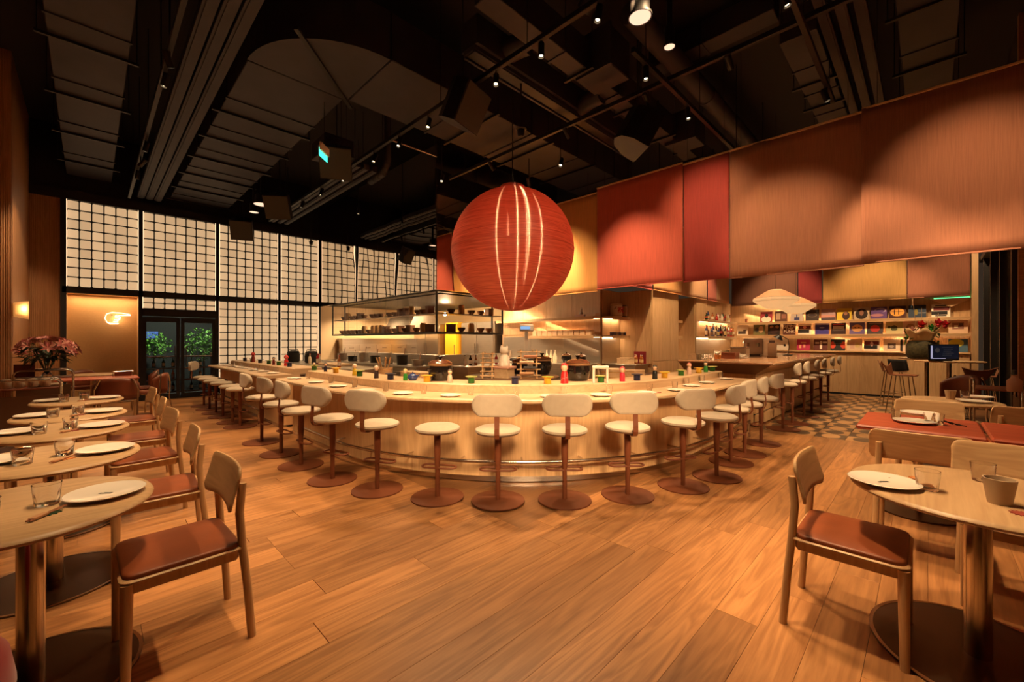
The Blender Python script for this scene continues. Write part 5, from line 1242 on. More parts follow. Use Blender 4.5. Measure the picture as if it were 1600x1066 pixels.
# ------------------------------------------------------------------ the big globe
def globemat():
    m, N, Lk, b = nt('woven_red_globe')
    tc = N.new('ShaderNodeTexCoord'); sx = N.new('ShaderNodeSeparateXYZ'); Lk.new(tc.outputs['Object'], sx.inputs[0])
    n0 = N.new('ShaderNodeTexNoise'); n0.inputs['Scale'].default_value = 3; Lk.new(tc.outputs['Object'], n0.inputs['Vector'])
    mp = N.new('ShaderNodeMapping'); mp.inputs['Scale'].default_value = (3, 3, 130); Lk.new(tc.outputs['Object'], mp.inputs[0])
    n1 = N.new('ShaderNodeTexNoise'); n1.inputs['Scale'].default_value = 1; n1.inputs['Detail'].default_value = 4; Lk.new(mp.outputs[0], n1.inputs['Vector'])
    cr = N.new('ShaderNodeValToRGB'); cr.color_ramp.elements[0].position = .3; cr.color_ramp.elements[1].position = .72
    cr.color_ramp.elements[0].color = (.27, .020, .011, 1); cr.color_ramp.elements[1].color = (.50, .060, .032, 1); Lk.new(n1.outputs[0], cr.inputs[0])
    Lk.new(cr.outputs[0], b.inputs['Base Color'])
    ma = N.new('ShaderNodeMath'); ma.operation = 'MULTIPLY'; ma.inputs[1].default_value = 700; Lk.new(sx.outputs[2], ma.inputs[0])
    si = N.new('ShaderNodeMath'); si.operation = 'SINE'; Lk.new(ma.outputs[0], si.inputs[0])
    ad = N.new('ShaderNodeMath'); ad.operation = 'MULTIPLY_ADD'; ad.inputs[1].default_value = 1.2; Lk.new(n1.outputs[0], ad.inputs[0]); Lk.new(si.outputs[0], ad.inputs[2])
    bp = N.new('ShaderNodeBump'); bp.inputs['Strength'].default_value = .16; bp.inputs['Distance'].default_value = .003; Lk.new(ad.outputs[0], bp.inputs['Height']); Lk.new(bp.outputs[0], b.inputs['Normal'])
    b.inputs['Roughness'].default_value = .4; b.inputs['Specular IOR Level'].default_value = .3
    tg = N.new('ShaderNodeTangent'); tg.direction_type = 'RADIAL'; tg.axis = 'Z'
    gs = N.new('ShaderNodeBsdfAnisotropic'); gs.inputs['Roughness'].default_value = .43; gs.inputs['Anisotropy'].default_value = .94; gs.inputs['Rotation'].default_value = 0
    gs.inputs['Color'].default_value = (1, .62, .5, 1); Lk.new(tg.outputs[0], gs.inputs['Tangent']); b3 = N.new('ShaderNodeBump'); b3.inputs['Strength'].default_value = .05; b3.inputs['Distance'].default_value = .003; Lk.new(ad.outputs[0], b3.inputs['Height']); Lk.new(b3.outputs[0], gs.inputs['Normal'])
    mg = N.new('ShaderNodeMixShader'); fm = N.new('ShaderNodeMapRange'); fm.inputs['From Min'].default_value = .35; fm.inputs['From Max'].default_value = .65; fm.inputs['To Min'].default_value = .2; fm.inputs['To Max'].default_value = .5; Lk.new(n1.outputs[0], fm.inputs[0]); Lk.new(fm.outputs[0], mg.inputs[0]); Lk.new(b.outputs[0], mg.inputs[1]); Lk.new(gs.outputs[0], mg.inputs[2])
    tr = N.new('ShaderNodeBsdfTranslucent'); Lk.new(cr.outputs[0], tr.inputs[0])
    mx = N.new('ShaderNodeMixShader'); mx.inputs[0].default_value = .14; Lk.new(mg.outputs[0], mx.inputs[1]); Lk.new(tr.outputs[0], mx.inputs[2])
    Lk.new(mx.outputs[0], N['Material Output'].inputs[0]); return m
GD = 6.0; GR = 96 * GD / FPX * .99
gl = thing('globe_pendant', 'huge glossy red woven globe pendant above the bar', 'pendant lamp', (*ray(801, GD)[:2], CAMH + (533 - 391) * GD / FPX))
M_globe = globemat()
hs = [(GR * math.sin(PI / 2 * i / 24), GR * math.cos(PI / 2 * i / 24)) for i in range(25)]
obj('upper_shell', MB().lathe(hs[3:], 96), M_globe, gl)
obj('lower_shell', MB().lathe([(r, -z) for r, z in reversed(hs)], 96), M_globe, gl)
obj('seam_band', MB().lathe([(GR - .004, -.012), (GR + .006, -.012), (GR + .006, .006), (GR - .004, .006)], 96), M_globe, gl)
obj('collar', MB().lathe([(GR * .20, GR * .97), (GR * .20, GR * 1.04), (GR * .17, GR * 1.04), (GR * .17, GR * .97)], 40), M_globe, gl)
obj('cord', MB().cyl((0, 0, GR), (0, 0, ZC - gl.location.z), .008, n=8), M_black, gl)
obj('cross_bar', MB().box((0, 0, GR * 1.0), (GR * .36, .02, .02)).box((0, 0, GR), (.02, GR * .36, .02)), M_black, gl)
lamp('POINT', 'globe_bulb', tuple(gl.location), None, 22, size=.15, parent=gl)
# ------------------------------------------------------------------ ceiling services
def duct(label, axis, a0, a1, b0, b1, z0, z1, ribs=1.2, group=None):
    """rectangular duct with flange bands and strap hangers"""
    L = a1 - a0
    t = thing('air_duct', label, 'duct', ((a0, (b0 + b1) / 2, z0) if axis == 'x' else ((b0 + b1) / 2, a0, z0)))
    wdt = b1 - b0; h = z1 - z0
    sw = (lambda p, d: (p, d)) if axis == 'x' else (lambda p, d: ((p[1], p[0], p[2]), (d[1], d[0], d[2])))
    p, d = sw((L / 2, 0, h / 2), (L, wdt, h)); obj('casing', MB().box(p, d, .008), M_duct, t)
    k = ribs
    while k < L - .1:
        p, d = sw((k, 0, h / 2), (.035, wdt + .03, h + .03)); obj('flange', MB().box(p, d), M_duct, t)
        p, d = sw((k + .45, 0, -.02), (.04, wdt + .2, .03)); o = obj('hanger', MB().box(p, d), M_black, t)
        for q in (-1, 1):
            p, _ = sw((k + .45, q * (wdt / 2 + .08), 0), (0, 0, 0)); obj('rod', MB().cyl((p[0], p[1], -.02), (p[0], p[1], ZC - z0), .006, n=6), M_black, o)
        k += ribs
    return t
duct('wide flat duct running over the bar towards the fabric', 'x', 2.64, 8.6, 4.72, 5.95, 4.9, 5.5, 1.3)
duct('wide flat duct running towards the glass wall', 'y', 6.0, 13.1, 1.38, 2.57, 4.9, 5.5, 1.1)
el = thing('duct_elbow', 'curved elbow joining the two wide ducts', 'duct', (2.62, 5.97, 4.9))
P = [(0, 0)] + [(-1.25 * math.sin(PI / 2 * i / 14) if 0 else 1.25 * math.cos(PI + PI / 2 * i / 14), 1.25 * math.sin(PI + PI / 2 * i / 14)) for i in range(15)]
obj('casing', MB().prism(P, 0, .6), M_duct, el); obj('strap', MB().box((-.45, -.45, -.02), (1.6, .05, .03), 0, 0, -PI / 4 + PI / 2), M_black, el)
nd_ = duct('narrow high duct crossing at the top centre', 'x', 2.9, 11.5, 3.18, 3.45, 5.0, 5.4, 1.25)
for x in (2.0, 4.7): obj('damper', MB().box((0, 0, .23), (.5, .5, .5), .01).box((-.25, 0, .23), (.03, .54, .54)), M_duct, nd_, (x, -.2, -.02))
sl = thing('slot_diffuser', 'long stepped slot diffuser between two ducts', 'diffuser', (3.2, 3.9, 4.85))
obj('housing', MB().box((2.0, 0, .25), (4.0, .3, .35), .006), M_duct, sl); obj('step', MB().box((2.0, 0, .05), (4.0, .22, .06), .004), M_duct, sl)
for q in (-.09, .09): obj('lip', MB().box((2.0, q, .005), (4.0, .035, .03), .003), M_duct, sl)
obj('slot', MB().box((2.0, 0, .015), (3.96, .12, .01)), M_black, sl)
def pipe(label, pts, r, bands=True, m=None):
    t = thing('round_pipe', label, 'pipe', pts[0]); P = [Vector(p) - Vector(pts[0]) for p in pts]
    obj('tube', MB().tube(P, r, 16), m or M_duct, t)
    if bands:
        for i in range(1, len(P)):
            d = P[i] - P[i - 1]
            for k in (.33, .7):
                c_ = P[i - 1] + d * k; n_ = d.normalized() * .03; obj('band', MB().cyl(c_ - n_, c_ + n_, r * 1.06, n=16), m or M_duct, t)
    return t
pipe('round spiral duct beyond the narrow duct, nearer', [(4.6, 2.55, 5.4), (12, 2.55, 5.4)], .14); pipe('round spiral duct beyond the narrow duct, farther', [(6.6, 2.74, 5.62), (12, 2.74, 5.62)], .10)
pipe('bent flexible duct dropping beside the narrow duct', [(4.3, 3.0, 5.5), (4.2, 2.6, 5.7), (4.5, 2.35, 5.75), (4.42, 2.3, 5.9)], .11, False)
pipe('short corrugated hose joining duct and slot diffuser', [(3.8, 3.5, 5.1), (3.75, 3.7, 5.1), (3.7, 3.95, 5.05)], .14, False); pipe('second corrugated hose joining duct and slot diffuser', [(5.3, 3.4, 5.05), (5.3, 3.6, 5.05), (5.3, 3.85, 5.0)], .13, False)
duct('square duct crossing above the fabric at the right', 'y', 1.4, 3.1, 6.15, 6.45, 5.66, 5.98, .9)
duct('square duct turning off above the fabric towards the back', 'x', 6.2, 12.5, .95, 1.35, 5.2, 5.6, .8)
duct('deep dark duct along the right side ceiling', 'x', 4.6, 9.0, -.25, .25, 5.1, 5.6, 1.4)
for i in range(3): tag(obj('cable_trunking', MB().box((4.5, 0, 0), (9.0, .1, .08), .004).box((4.5, 0, -.042), (9.0, .06, .01)), M_duct), 'long cable trunking at the upper right, %s from the wall' % ORD[i], 'trunking').location = (3.6, .5 + .15 * i, 4.95)
for i in range(3): tag(obj('cable_trunking', MB().box((0, 6, 0), (.13, 11.6, .1), .004).box((0, 6, -.055), (.07, 11.6, .012)), M_duct), 'long cable trunking towards the glass wall, %s from the left' % ORD[i], 'trunking').location = (.84 + .15 * i, 1.2, 4.8)
duct('dark square duct along the left wall', 'y', 2.0, 13.1, -.35, .35, 5.0, 5.5, 1.6)
for i in range(3): tag(obj('cable_trunking', MB().box((0, 2.6, 0), (.11, 5.2, .1), .004).box((0, 2.6, -.055), (.06, 5.2, .012)).cyl((0, .5, .04), (0, .5, 1.3), .006, n=6).cyl((0, 4.5, .04), (0, 4.5, 1.3), .006, n=6), M_duct), 'trunking run in front of the mirrored bulkhead, %s from the left' % ORD[i], 'trunking').location = (3.55 + .17 * i, 7.6, 4.75)
pipe('bent pipe in front of the mirrored bulkhead', [(4.1, 7.5, ZC), (4.1, 7.5, 4.95), (4.1, 7.65, 4.75), (4.1, 8.2, 4.72)], .07)
pipe('thin sprinkler pipe under the wide duct', [(3.5, 6.3, 4.75), (4.4, 6.3, 4.75), (4.4, 6.3, ZC)], .018, False, M_chrome)
tag(obj('junction_box', MB().box((0, 0, 0), (.5, .6, .3), .01).box((0, -.31, .0), (.3, .02, .2), .004), M_duct), 'box-shaped duct end below the wide duct', 'duct').location = (3.0, 7.4, 4.75)
# speakers
def speaker(label, loc, rz, tilt=.5):
    t = thing('ceiling_speaker', label, 'speaker', loc, rz)
    M = Matrix.Rotation(tilt, 4, 'X')
    P = [(-.24, -.16), (.24, -.16), (.22, .06), (.14, .2), (0, .26), (-.14, .2), (-.22, .06)]
    obj('cabinet', MB().prism(P, -.24, .24, 0, M), M_black, t)
    obj('grille', MB().box((0, -.166, 0), (.46, .012, .46), .004, 0, 0, M), mat('speaker_grille', (.045, .040, .033), .5, bump=.4, bscale=500), t)
    obj('cable', MB().cyl((0, .02, .15), (0, .02, ZC - loc[2]), .008, n=6), M_black, t)
for lb, px_, py_, z, rz in (('speaker hanging above the left of the red globe', 725, 165, 4.35, .25), ('speaker hanging right of the red globe', 998, 208, 4.2, .9), ('speaker hanging below the exit sign', 526, 254, 4.3, -.5), ('speaker hanging near the glass wall head', 436, 322, 4.25, -.6), ('dark speaker in front of the glass blocks', 379, 358, 4.2, -.4)):
    speaker(lb, at(px_, py_, z), rz)
# spotlights
M_lens = mat('spot_lens', (1, .85, .6), .3, emit=5, ecol=(1, .74, .42)); M_disc = mat('lamp_disc', (.75, .62, .5), .4, emit=.55, ecol=(1, .7, .5))
spot_parts = {}
def spotlight(label, loc, target, energy, angle=50, blend=.5, soft=.05, top=None, group='track spotlights'):
    t = thing('track_spotlight', label, 'spotlight', loc, 0, group)
    q = (Vector(target) - Vector(loc)).to_track_quat('-Z', 'Y'); M = q.to_matrix().to_4x4()
    if 'h' not in spot_parts:
        spot_parts['h'] = MB().lathe([(0, .13), (.03, .13), (.034, .12), (.034, -.03), (.030, -.03), (.030, -.005), (0, -.005)], 16).mesh('head', M_black)
        spot_parts['l'] = MB().lathe([(0, -.012), (.02, -.012), (.02, -.008), (0, -.008)], 16).mesh('lens', M_lens)
    h = link('head', spot_parts['h'], t); h.rotation_euler = q.to_euler(); l = link('lens', spot_parts['l'], h)
    obj('stem', MB().cyl((0, 0, .02), (0, 0, (top or loc[2] + .16) - loc[2]), .009, n=8), M_black, t)
    if energy:
        e = Vector(loc) + (Vector(target) - Vector(loc)).normalized() * .05
        lamp('SPOT', 'spot_beam', tuple(e), target, energy, WARM, soft, angle, blend, parent=t)
    return t
def track(label, axis, a0, a1, b, z, rods=None):
    c_ = ((b, (a0 + a1) / 2, z) if axis == 'y' else ((a0 + a1) / 2, b, z))
    t = thing('lighting_track', label, 'lighting track', c_)
    L = a1 - a0; obj('rail', MB().box((0, 0, 0), (.05, L, .06) if axis == 'y' else (L, .05, .06), .004), M_black, t)
    for s in ([r_ - (a0 + a1) / 2 for r_ in rods] if rods else [-L / 2 + .3 + k * 1.6 for k in range(int(L / 1.6) + 1)]):
        p = (0, s) if axis == 'y' else (s, 0); obj('rod', MB().cyl((*p, .02), (*p, ZC - z), .006, n=6), M_black, t)
TA, TB, TC, TD = 3.36, .62, 5.15, .9
track('long lighting track over the bar front', 'y', 1.2, 12.4, TA, 4.62); track('lighting track over the left tables', 'y', 1.6, 12.6, TB, 4.62)
track('lighting track in front of the hanging fabrics', 'y', -.8, 6.9, TC, 4.72, [-.5, 1.1, 2.7, 4.3, 6.4]); track('added lighting track over the right tables', 'x', 1.6, 7.0, TD, 4.62); track('added lighting track inside the bar', 'x', 4.2, 13.6, 2.3, 4.62)  # right-table and inside-bar tracks are added to carry extra lights
ZT = 4.45
k = 0
def S(track_, loc, target, e, ang=50, bl=.5, soft=.045):
    global k
    cnt[track_] = cnt.get(track_, 0) + 1
    spotlight('black spotlight on the %s, %s from the near end' % (track_, ORD[cnt[track_] - 1]), loc, target, e, ang, bl, soft)
# over the bar: onto counter, stools and the floor before them
for y, tg, e in ((1.35, (4.2, 4.3, 2.6), 120), (1.8, (4.2, 4.1, 2.5), 100), (2.2, (2.6, 2.4, .5), 210), (2.9, (2.9, 2.6, .6), 210), (3.6, (2.2, 2.6, .2), 220), (4.3, (2.3, 3.4, .6), 230), (5.0, (2.1, 4.4, .6), 230), (5.8, (1.9, 5.4, .5), 220), (6.6, (1.9, 6.5, .5), 200), (7.8, (2.1, 7.9, .6), 170), (8.9, (2.1, 9.0, .6), 160), (10.0, (2.1, 10.2, .6), 150), (11.2, (2.1, 11.4, .6), 140)):
    S('track over the bar front', (TA, y, ZT), tg, e * .72, 62, .6)  # first two heads added for highlights on the globe
for x, tg, e in ((4.5, (4.1, 2.1, .5), 250), (5.7, (5.4, 1.9, .5), 280), (7.9, (7.9, 1.7, .6), 280), (9.4, (9.5, 1.8, .7), 260), (11.4, (11.5, 1.7, .7), 280)):
    S('added track inside the bar', (x, 2.3, ZT), tg, e * .78, 66, .6)  # heads added to brighten the right counter and high bar
# left tables, and the left flank of the bar front
for y, tg, e, an in ((2.0, (-.1, 2.5, .74), 150, 50), (3.2, (-.1, 3.7, .74), 160, 50), (4.5, (-.1, 5.0, .74), 190, 60), (6.4, (-.1, 6.7, .74), 190, 60), (8.8, (-.2, 9.4, .5), 120, 60), (9.6, (-.9, 11.6, 2.4), 150, 50), (10.4, (.3, 11.2, .5), 120, 60)):
    S('track over the left tables', (TB, y, ZT), tg, e, an, .6, .045 if an > 46 else .12)
# fabrics
for y, tg, e in ((-.3, (7.2, -.35, 3.2), 150), (1.6, (7.2, 1.5, 2.8), 170), (2.6, (7.2, 2.6, 3.5), 110), (3.9, (7.2, 3.9, 2.6), 260), (5.6, (7.2, 5.6, 2.7), 260)):
    S('track in front of the fabrics', (TC, y, 4.55), tg, e, 52, 1.0, .05)
# heads added to light the right tables
for x, tg, e, an in ((2.0, (2.75, .05, .74), 300, 38), (3.4, (3.2, -.2, .74), 200, 42), (4.4, (4.9, 0, .74), 230, 50), (6.5, (6.9, -.2, .74), 260, 55)):
    S('added track over the right tables', (x, TD, ZT), tg, e, an, .6, .045 if an > 46 else .12)
# long throw spotlights added, mostly out of view, to brighten bar front and globe
FRONT = [(-1.2, 2.4, (4.2, 4.2, 2.5), 150, 22, 'the left wall side towards the globe'), (4.6, -1.4, (4.3, 4.0, 2.4), 150, 22, 'the right wall side towards the globe'), (.4, -.9, (4.2, 4.2, 2.5), 200, 24, 'behind the camera towards the globe'), (.62, 2.7, (2.3, 4.6, .45), 300, 40, 'the left aisle, second'), (.62, 5.9, (2.2, 7.4, .45), 260, 44, 'the left aisle, farther'), (.2, .4, (2.7, 3.5, .55), 400, 26, 'the left aisle, nearest'), (-.5, -1.2, (3.2, 2.8, .55), 620, 23, 'the entrance corner'), (1.2, -1.5, (4.0, 2.4, .55), 560, 25, 'the right wall side, nearest'), (3.6, -1.6, (5.8, 2.04, .55), 480, 27, 'the right wall side, second'), (6.2, -1.5, (8.6, 2.0, .5), 380, 27, 'the right wall side, farther')]
for x, y, tg, e, an, w_ in FRONT:
    spotlight('added long throw spotlight from %s' % w_, (x, y, 4.45 if 'aisle, second' in w_ or 'farther' in w_ and x < 2 else 3.3), tg, e * 1.1, an, .7, .05 if 'globe' in w_ else .35, ZC)
# hanging spotlights added to brighten the back bar, records and kitchen front
HANG = [(12.0, -.3, (14.2, -.7, 2.0), 130, 'the right end of the records'), (9.0, 3.4, (9.6, 4.4, 1.6), 260, 'the wooden column'), (11.2, 3.4, (12.3, 4.4, 1.8), 200, 'the bottle alcove'), (12.3, 2.9, (14.3, 3.0, 1.9), 230, 'the left end of the records'), (12.2, .9, (14.3, .9, 1.9), 230, 'the middle of the records'), (11.0, .1, (11.6, -.2, .8), 230, 'the tall tables'), (5.9, 5.4, (8.2, 6.6, 1.5), 420, 'the kitchen shelves'), (5.6, 4.4, (4.0, 4.0, .95), 150, 'the round display table'), (8.0, 3.8, (8.9, 5.0, 1.6), 220, 'the corner counter'), (4.6, 6.4, (3.4, 5.8, .9), 200, 'the left prep counter'), (4.4, 9.4, (3.9, 9.2, .9), 200, 'the long steel counter')]
for x, y, tg, e, w_ in HANG:
    spotlight('added black spotlight hanging over %s' % w_, (x, y, 4.4), tg, e, 62, .7, .05, 4.9 if 4.7 < y < 6 and x < 8.6 else 5.0 if 3.1 < y < 3.5 else ZC)
# big cylinder lamps with pale discs
def cylinder_lamp(label, loc, r):
    t = thing('cylinder_lamp', label, 'ceiling lamp', loc)
    obj('housing', MB().lathe([(0, .2), (r * .75, .2), (r * .8, .18), (r * .8, .03), (r, .02), (r, 0), (r - .008, 0), (r - .008, .01), (0, .01)], 28), M_black, t); obj('disc', MB().lathe([(0, .004), (r - .012, .004), (r - .012, .008), (0, .008)], 28), M_disc, t); obj('stem', MB().cyl((0, 0, .18), (0, 0, (4.9 if loc[0] < 2.6 else ZC) - loc[2]), .03, n=10), M_black, t)
for lb, x, y, z, r in (('large disc lamp at the top edge of the view', 1000, 28, 4.3, .105), ('smaller disc lamp beside the large one', 1046, 74, 4.3, .06), ('pale disc lamp near the glass wall head', 409, 320, 4.35, .16), ('small disc lamp left of the pale one by the glass wall', 397, 332, 4.3, .10)):
    cylinder_lamp(lb, at(x, y, z), r)
for i, (x, y, z) in enumerate(((814, 208, 4.2), (486, 380, 4.2), (518, 386, 4.2))):
    t = thing('hanging_spot', ('small bell spotlight left above the globe', 'small bell spotlight before the glass blocks', 'small bell spotlight before the mirrored wall')[i], 'spotlight', at(x, y, z)); obj('bell', MB().lathe([(0, .08), (.03, .08), (.05, .03), (.045, -.03), (.03, -.05), (0, -.05)], 16), M_black, t); obj('ring', MB().lathe([(.05, .04), (.075, .05), (.05, .055)], 16), M_black, t); obj('stem', MB().cyl((0, 0, .06), (0, 0, ZC - z), .012, n=8), M_black, t)
# exit sign
es = thing('exit_sign', 'green and white hanging exit sign with running figure', 'sign', at(507, 240, 4.15), -.8)
obj('box', MB().box((0, 0, .06), (.03, .26, .12), .005), M_paper, es); obj('face', MB().box((-.017, 0, -.02), (.006, .26, .12)), mat('exit_green', (.0, .5, .3), .4, emit=1.2, ecol=(.05, .75, .45)), es)
fg = MB()
for a, b in (((-.02, .02), (.0, -.03)), ((.0, -.03), (.03, -.06)), ((.0, -.03), (-.04, -.06)), ((-.02, .02), (.04, .0)), ((-.02, .02), (-.05, -.01))): fg.tube([(-.021, a[0], a[1] - .01), (-.021, b[0], b[1] - .01)], .006, 6)
fg.lathe([(0, -.012), (.012, 0), (0, .012)], 8, c=(-.021, -.025, .02)); obj('figure', fg, mat('exit_white', (.9, .95, .9), .5, emit=1.2), es); obj('cable', MB().cyl((0, 0, .1), (0, 0, 4.9 - 4.15), .005, n=6), M_black, es)
# ------------------------------------------------------------------ left back corner: sconce, trolleys, lilies, far tables
sn = thing('wall_sconce', 'curved veneer wall sconce glowing on the left wall', 'wall lamp', (-.89, 10.62, 1.93))
def fs(u, v): a = -PI / 2 + PI * u; return (.02 + .16 * math.cos(a), .13 * math.sin(a), (v - .5) * .30 * (.75 + .25 * math.cos(a)))
o = obj('veneer_shade', MB().grid(fs, 20, 4), mat('glowing_veneer', (.75, .40, .15), .5, emit=.22, ecol=(1, .42, .10)), sn); md = o.modifiers.new('s', 'SOLIDIFY'); md.thickness = .004
obj('backplate', MB().box((.012, 0, 0), (.024, .1, .2), .004), M_chair, sn); lamp('POINT', 'sconce_bulb', (-.72, 10.5, 1.95), None, 2.2, size=.05)
def trolley(label, loc, rz, h=.88, l=.62, d=.42):
    t = thing('serving_trolley', label, 'trolley', loc, rz)
    for s in (-1, 1):
        P = [(-l / 2, s * d / 2, .06), (-l / 2, s * d / 2, h - .06), (-l / 2 + .02, s * d / 2, h - .02), (-l / 2 + .06, s * d / 2, h), (l / 2 - .06, s * d / 2, h), (l / 2 - .02, s * d / 2, h - .02), (l / 2, s * d / 2, h - .06), (l / 2, s * d / 2, .06)]
        obj('tube_frame', MB().tube(P, .012, 10), M_chrome, t)
        for q in (-1, 1): obj('caster', MB().cyl((q * l / 2, s * d / 2 - .012, .035), (q * l / 2, s * d / 2 + .012, .035), .035, n=14), M_black, t)
    for z in (.25, h - .12): obj('shelf', MB().box((0, 0, z), (l - .03, d - .02, .02), .004), M_dleather, t)
    obj('side_panel', MB().box((0, -d / 2 + .015, h * .5), (l - .05, .01, h * .52), .003), mat('umber_panel', (.12, .06, .03), .5), t)
    return t
trolley('tubular serving trolley nearest the left wall', (-.60, 8.9, 0), 0); trolley('tubular serving trolley carrying the lilies', (-.5, 10.0, 0), 0, .96)
for i in range(4):
    o = tag(obj('folded_napkin', MB().lathe([(0, 0), (.035, 0), (.04, .02), (.04, .1), (.03, .12), (0, .125)], 12, sx=1.3), mat('linen', (.62, .48, .34), .8)), 'folded linen napkin on the nearest trolley, %s from the left' % ORD[i], 'napkin'); o.location = (-.80 + i * .12, 8.9, .775)
vz = thing('lily_vase', 'glass vase of pink lilies on the left trolley', 'vase', (-.48, 10.0, .855))
link('glass', MB().lathe([(0, 0), (.07, 0), (.06, .03), (.025, .09), (.05, .2), (.09, .28), (.085, .28), (.045, .2), (.02, .1), (0, .04)], 20).mesh('glass', M_glass), vz)
rr = random.Random(8)
pet = MB()
for p_ in range(6): pet.add([(0, 0, 0), (.022, .045, .03), (0, .10, .03), (-.022, .045, .03)], [(0, 1, 2, 3)], p_ % 2, False, Matrix.Rotation(p_ * PI / 3, 4, 'Z'))
pet = pet.mesh('lily', [mat('lily_pink', (.62, .20, .20), .5), mat('lily_pale', (.72, .36, .30), .5)])
for f_ in range(48):
    th = rr.uniform(0, 2 * PI); el_ = rr.uniform(-.15, 1.35); R_ = .30
    c_ = Vector((R_ * 1.15 * math.cos(th) * math.cos(el_), R_ * 1.15 * math.sin(th) * math.cos(el_), .38 + .22 * math.sin(el_)))
    link('lily', pet, vz, c_, (c_ - Vector((0, 0, .3))).to_track_quat('Z', 'Y').to_euler())
lv = MB()
for f_ in range(120):
    th = rr.uniform(0, 2 * PI); c_ = Vector((rr.uniform(.02, .24) * math.cos(th), rr.uniform(.02, .24) * math.sin(th), rr.uniform(.26, .5)))
    M2 = Matrix.Translation(c_) @ Matrix.Rotation(th - PI / 2, 4, 'Z') @ Matrix.Rotation(rr.uniform(-1.0, .4), 4, 'X'); lv.add([(0, 0, 0), (.03, .07, .01), (0, .17, 0), (-.03, .07, .01)], [(0, 1, 2, 3)], 0, False, M2)
o = obj('leaves', lv, mat('dark_leaf', (.02, .035, .012), .5), vz); o['kind'] = 'stuff'
stm = MB()
for i in range(10): a = i * .63; stm.cyl((0, 0, .03), (.15 * math.cos(a), .15 * math.sin(a), .42), .006, n=5)
obj('stems', stm, mat('dark_leaf', (0, 0, 0)), vz)
tr_ = thing('brown_tray', 'brown upright tray beside the lily vase', 'tray', (-.72, 10.05, .855)); obj('panel', MB().box((0, 0, .1), (.22, .02, .2), .004), M_dleather, tr_); obj('foot', MB().box((0, .03, .01), (.22, .1, .02)), M_dleather, tr_)
t = thing('rectangular_table', 'red brown rectangular table in the far left corner', 'table', (.12, 11.0, 0))
obj('tabletop', MB().box((0, 0, .722), (1.1, .7, .036), .01), M_tabler, t); obj('column', MB().cyl((0, 0, .01), (0, 0, .7), .03, n=16), M_steelr, t); obj('base', MB().lathe([(0, 0), (.25, 0), (.25, .012), (0, .018)], 32), M_steelr, t)
dup(tb, (.05, 12.2, 0), 0, 'oval oak table farthest back beside the neon recess')
def tubchair(label, loc, rz):
    """tub chair: leather shell on a bent tube frame, faces +x"""
    t = thing('leather_armchair', label, 'chair', loc, rz)
    def sh(u, v): a = PI * .62 + PI * .76 * u; return (.24 * math.cos(a) + .0, .25 * math.sin(a), .44 + .36 * v * (1 - .35 * abs(2 * u - 1) ** 2))
    o = obj('backrest', MB().grid(sh, 18, 5), M_dleather, t); md = o.modifiers.new('s', 'SOLIDIFY'); md.thickness = .03
    obj('seat', MB().lathe([(0, .41), (.22, .41), (.235, .43), (.22, .46), (0, .468)], 28), M_dleather, t)
    for s in (-1, 1):
        obj('leg', MB().tube([(.2, s * .2, 0), (.17, s * .19, .4)], .012, 8), M_chrome, t)
        obj('leg', MB().tube([(-.26, s * .2, 0), (-.2, s * .2, .3), (-.21, s * .21, .6), (-.2, s * .15, .78)], .012, 8), M_chrome, t)
    obj('frame_ring', MB().tube([(.22 * math.cos(a * .4), .22 * math.sin(a * .4), .4) for a in range(16)], .01, 8, closed=True), M_chrome, t)
    return t
a1 = tubchair('dark leather chair with bent metal frame behind the farthest oval table', (.32, 9.95, 0), PI / 2); a1.scale = (1.15, 1.3, 1)
dup(a1, (.86, 10.75, 0), PI * .85, 'brown leather chair with metal legs right of the far table').scale = (1, 1, 1)
dup(a1, (.82, 11.8, 0), PI, 'brown leather chair behind, next to the black door frame').scale = (1, 1, 1)
dup(a1, (-.1, 12.75, 0), -PI / 2, 'brown leather chair under the neon hand').scale = (1, 1, 1)
dup(a1, (-.78, 6.4, 0), .2, 'dark leather chair by the wall at the left tables').scale = (1, 1, 1)
mh = thing('menu_holder', 'tubular menu holder standing on the far left table', 'menu holder', (.45, 10.9, .74)); obj('rails', MB().tube([(-.14, 0, 0), (-.14, 0, .1), (.14, 0, .1), (.14, 0, 0)], .008, 8), M_chrome, mh); obj('menu', MB().box((0, .015, .05), (.24, .01, .08)), M_dleather, mh)
nk_ = tag(obj('rolled_menu', MB().box((0, 0, .02), (.3, .08, .04), .015), mat('linen', (0, 0, 0))), 'pale rolled cloth on the trolley near the far left table', 'cloth'); nk_.location = (-.42, 8.95, .775)
# red round pouf at the lower left corner
rp = thing('red_pouf', 'round red velvet seat cut by the lower left corner', 'pouf', (-.385, 2.03, 0))
obj('cushion', MB().lathe([(0, .22), (.17, .22), (.21, .27), (.225, .36), (.21, .46), (.16, .53), (.08, .56), (0, .565)], 32), mat('red_velvet', (.30, .008, .012), .9, sheen=.4), rp); obj('stand', MB().lathe([(0, 0), (.15, 0), (.14, .02), (.05, .04), (.05, .22), (0, .22)], 20), M_black, rp)
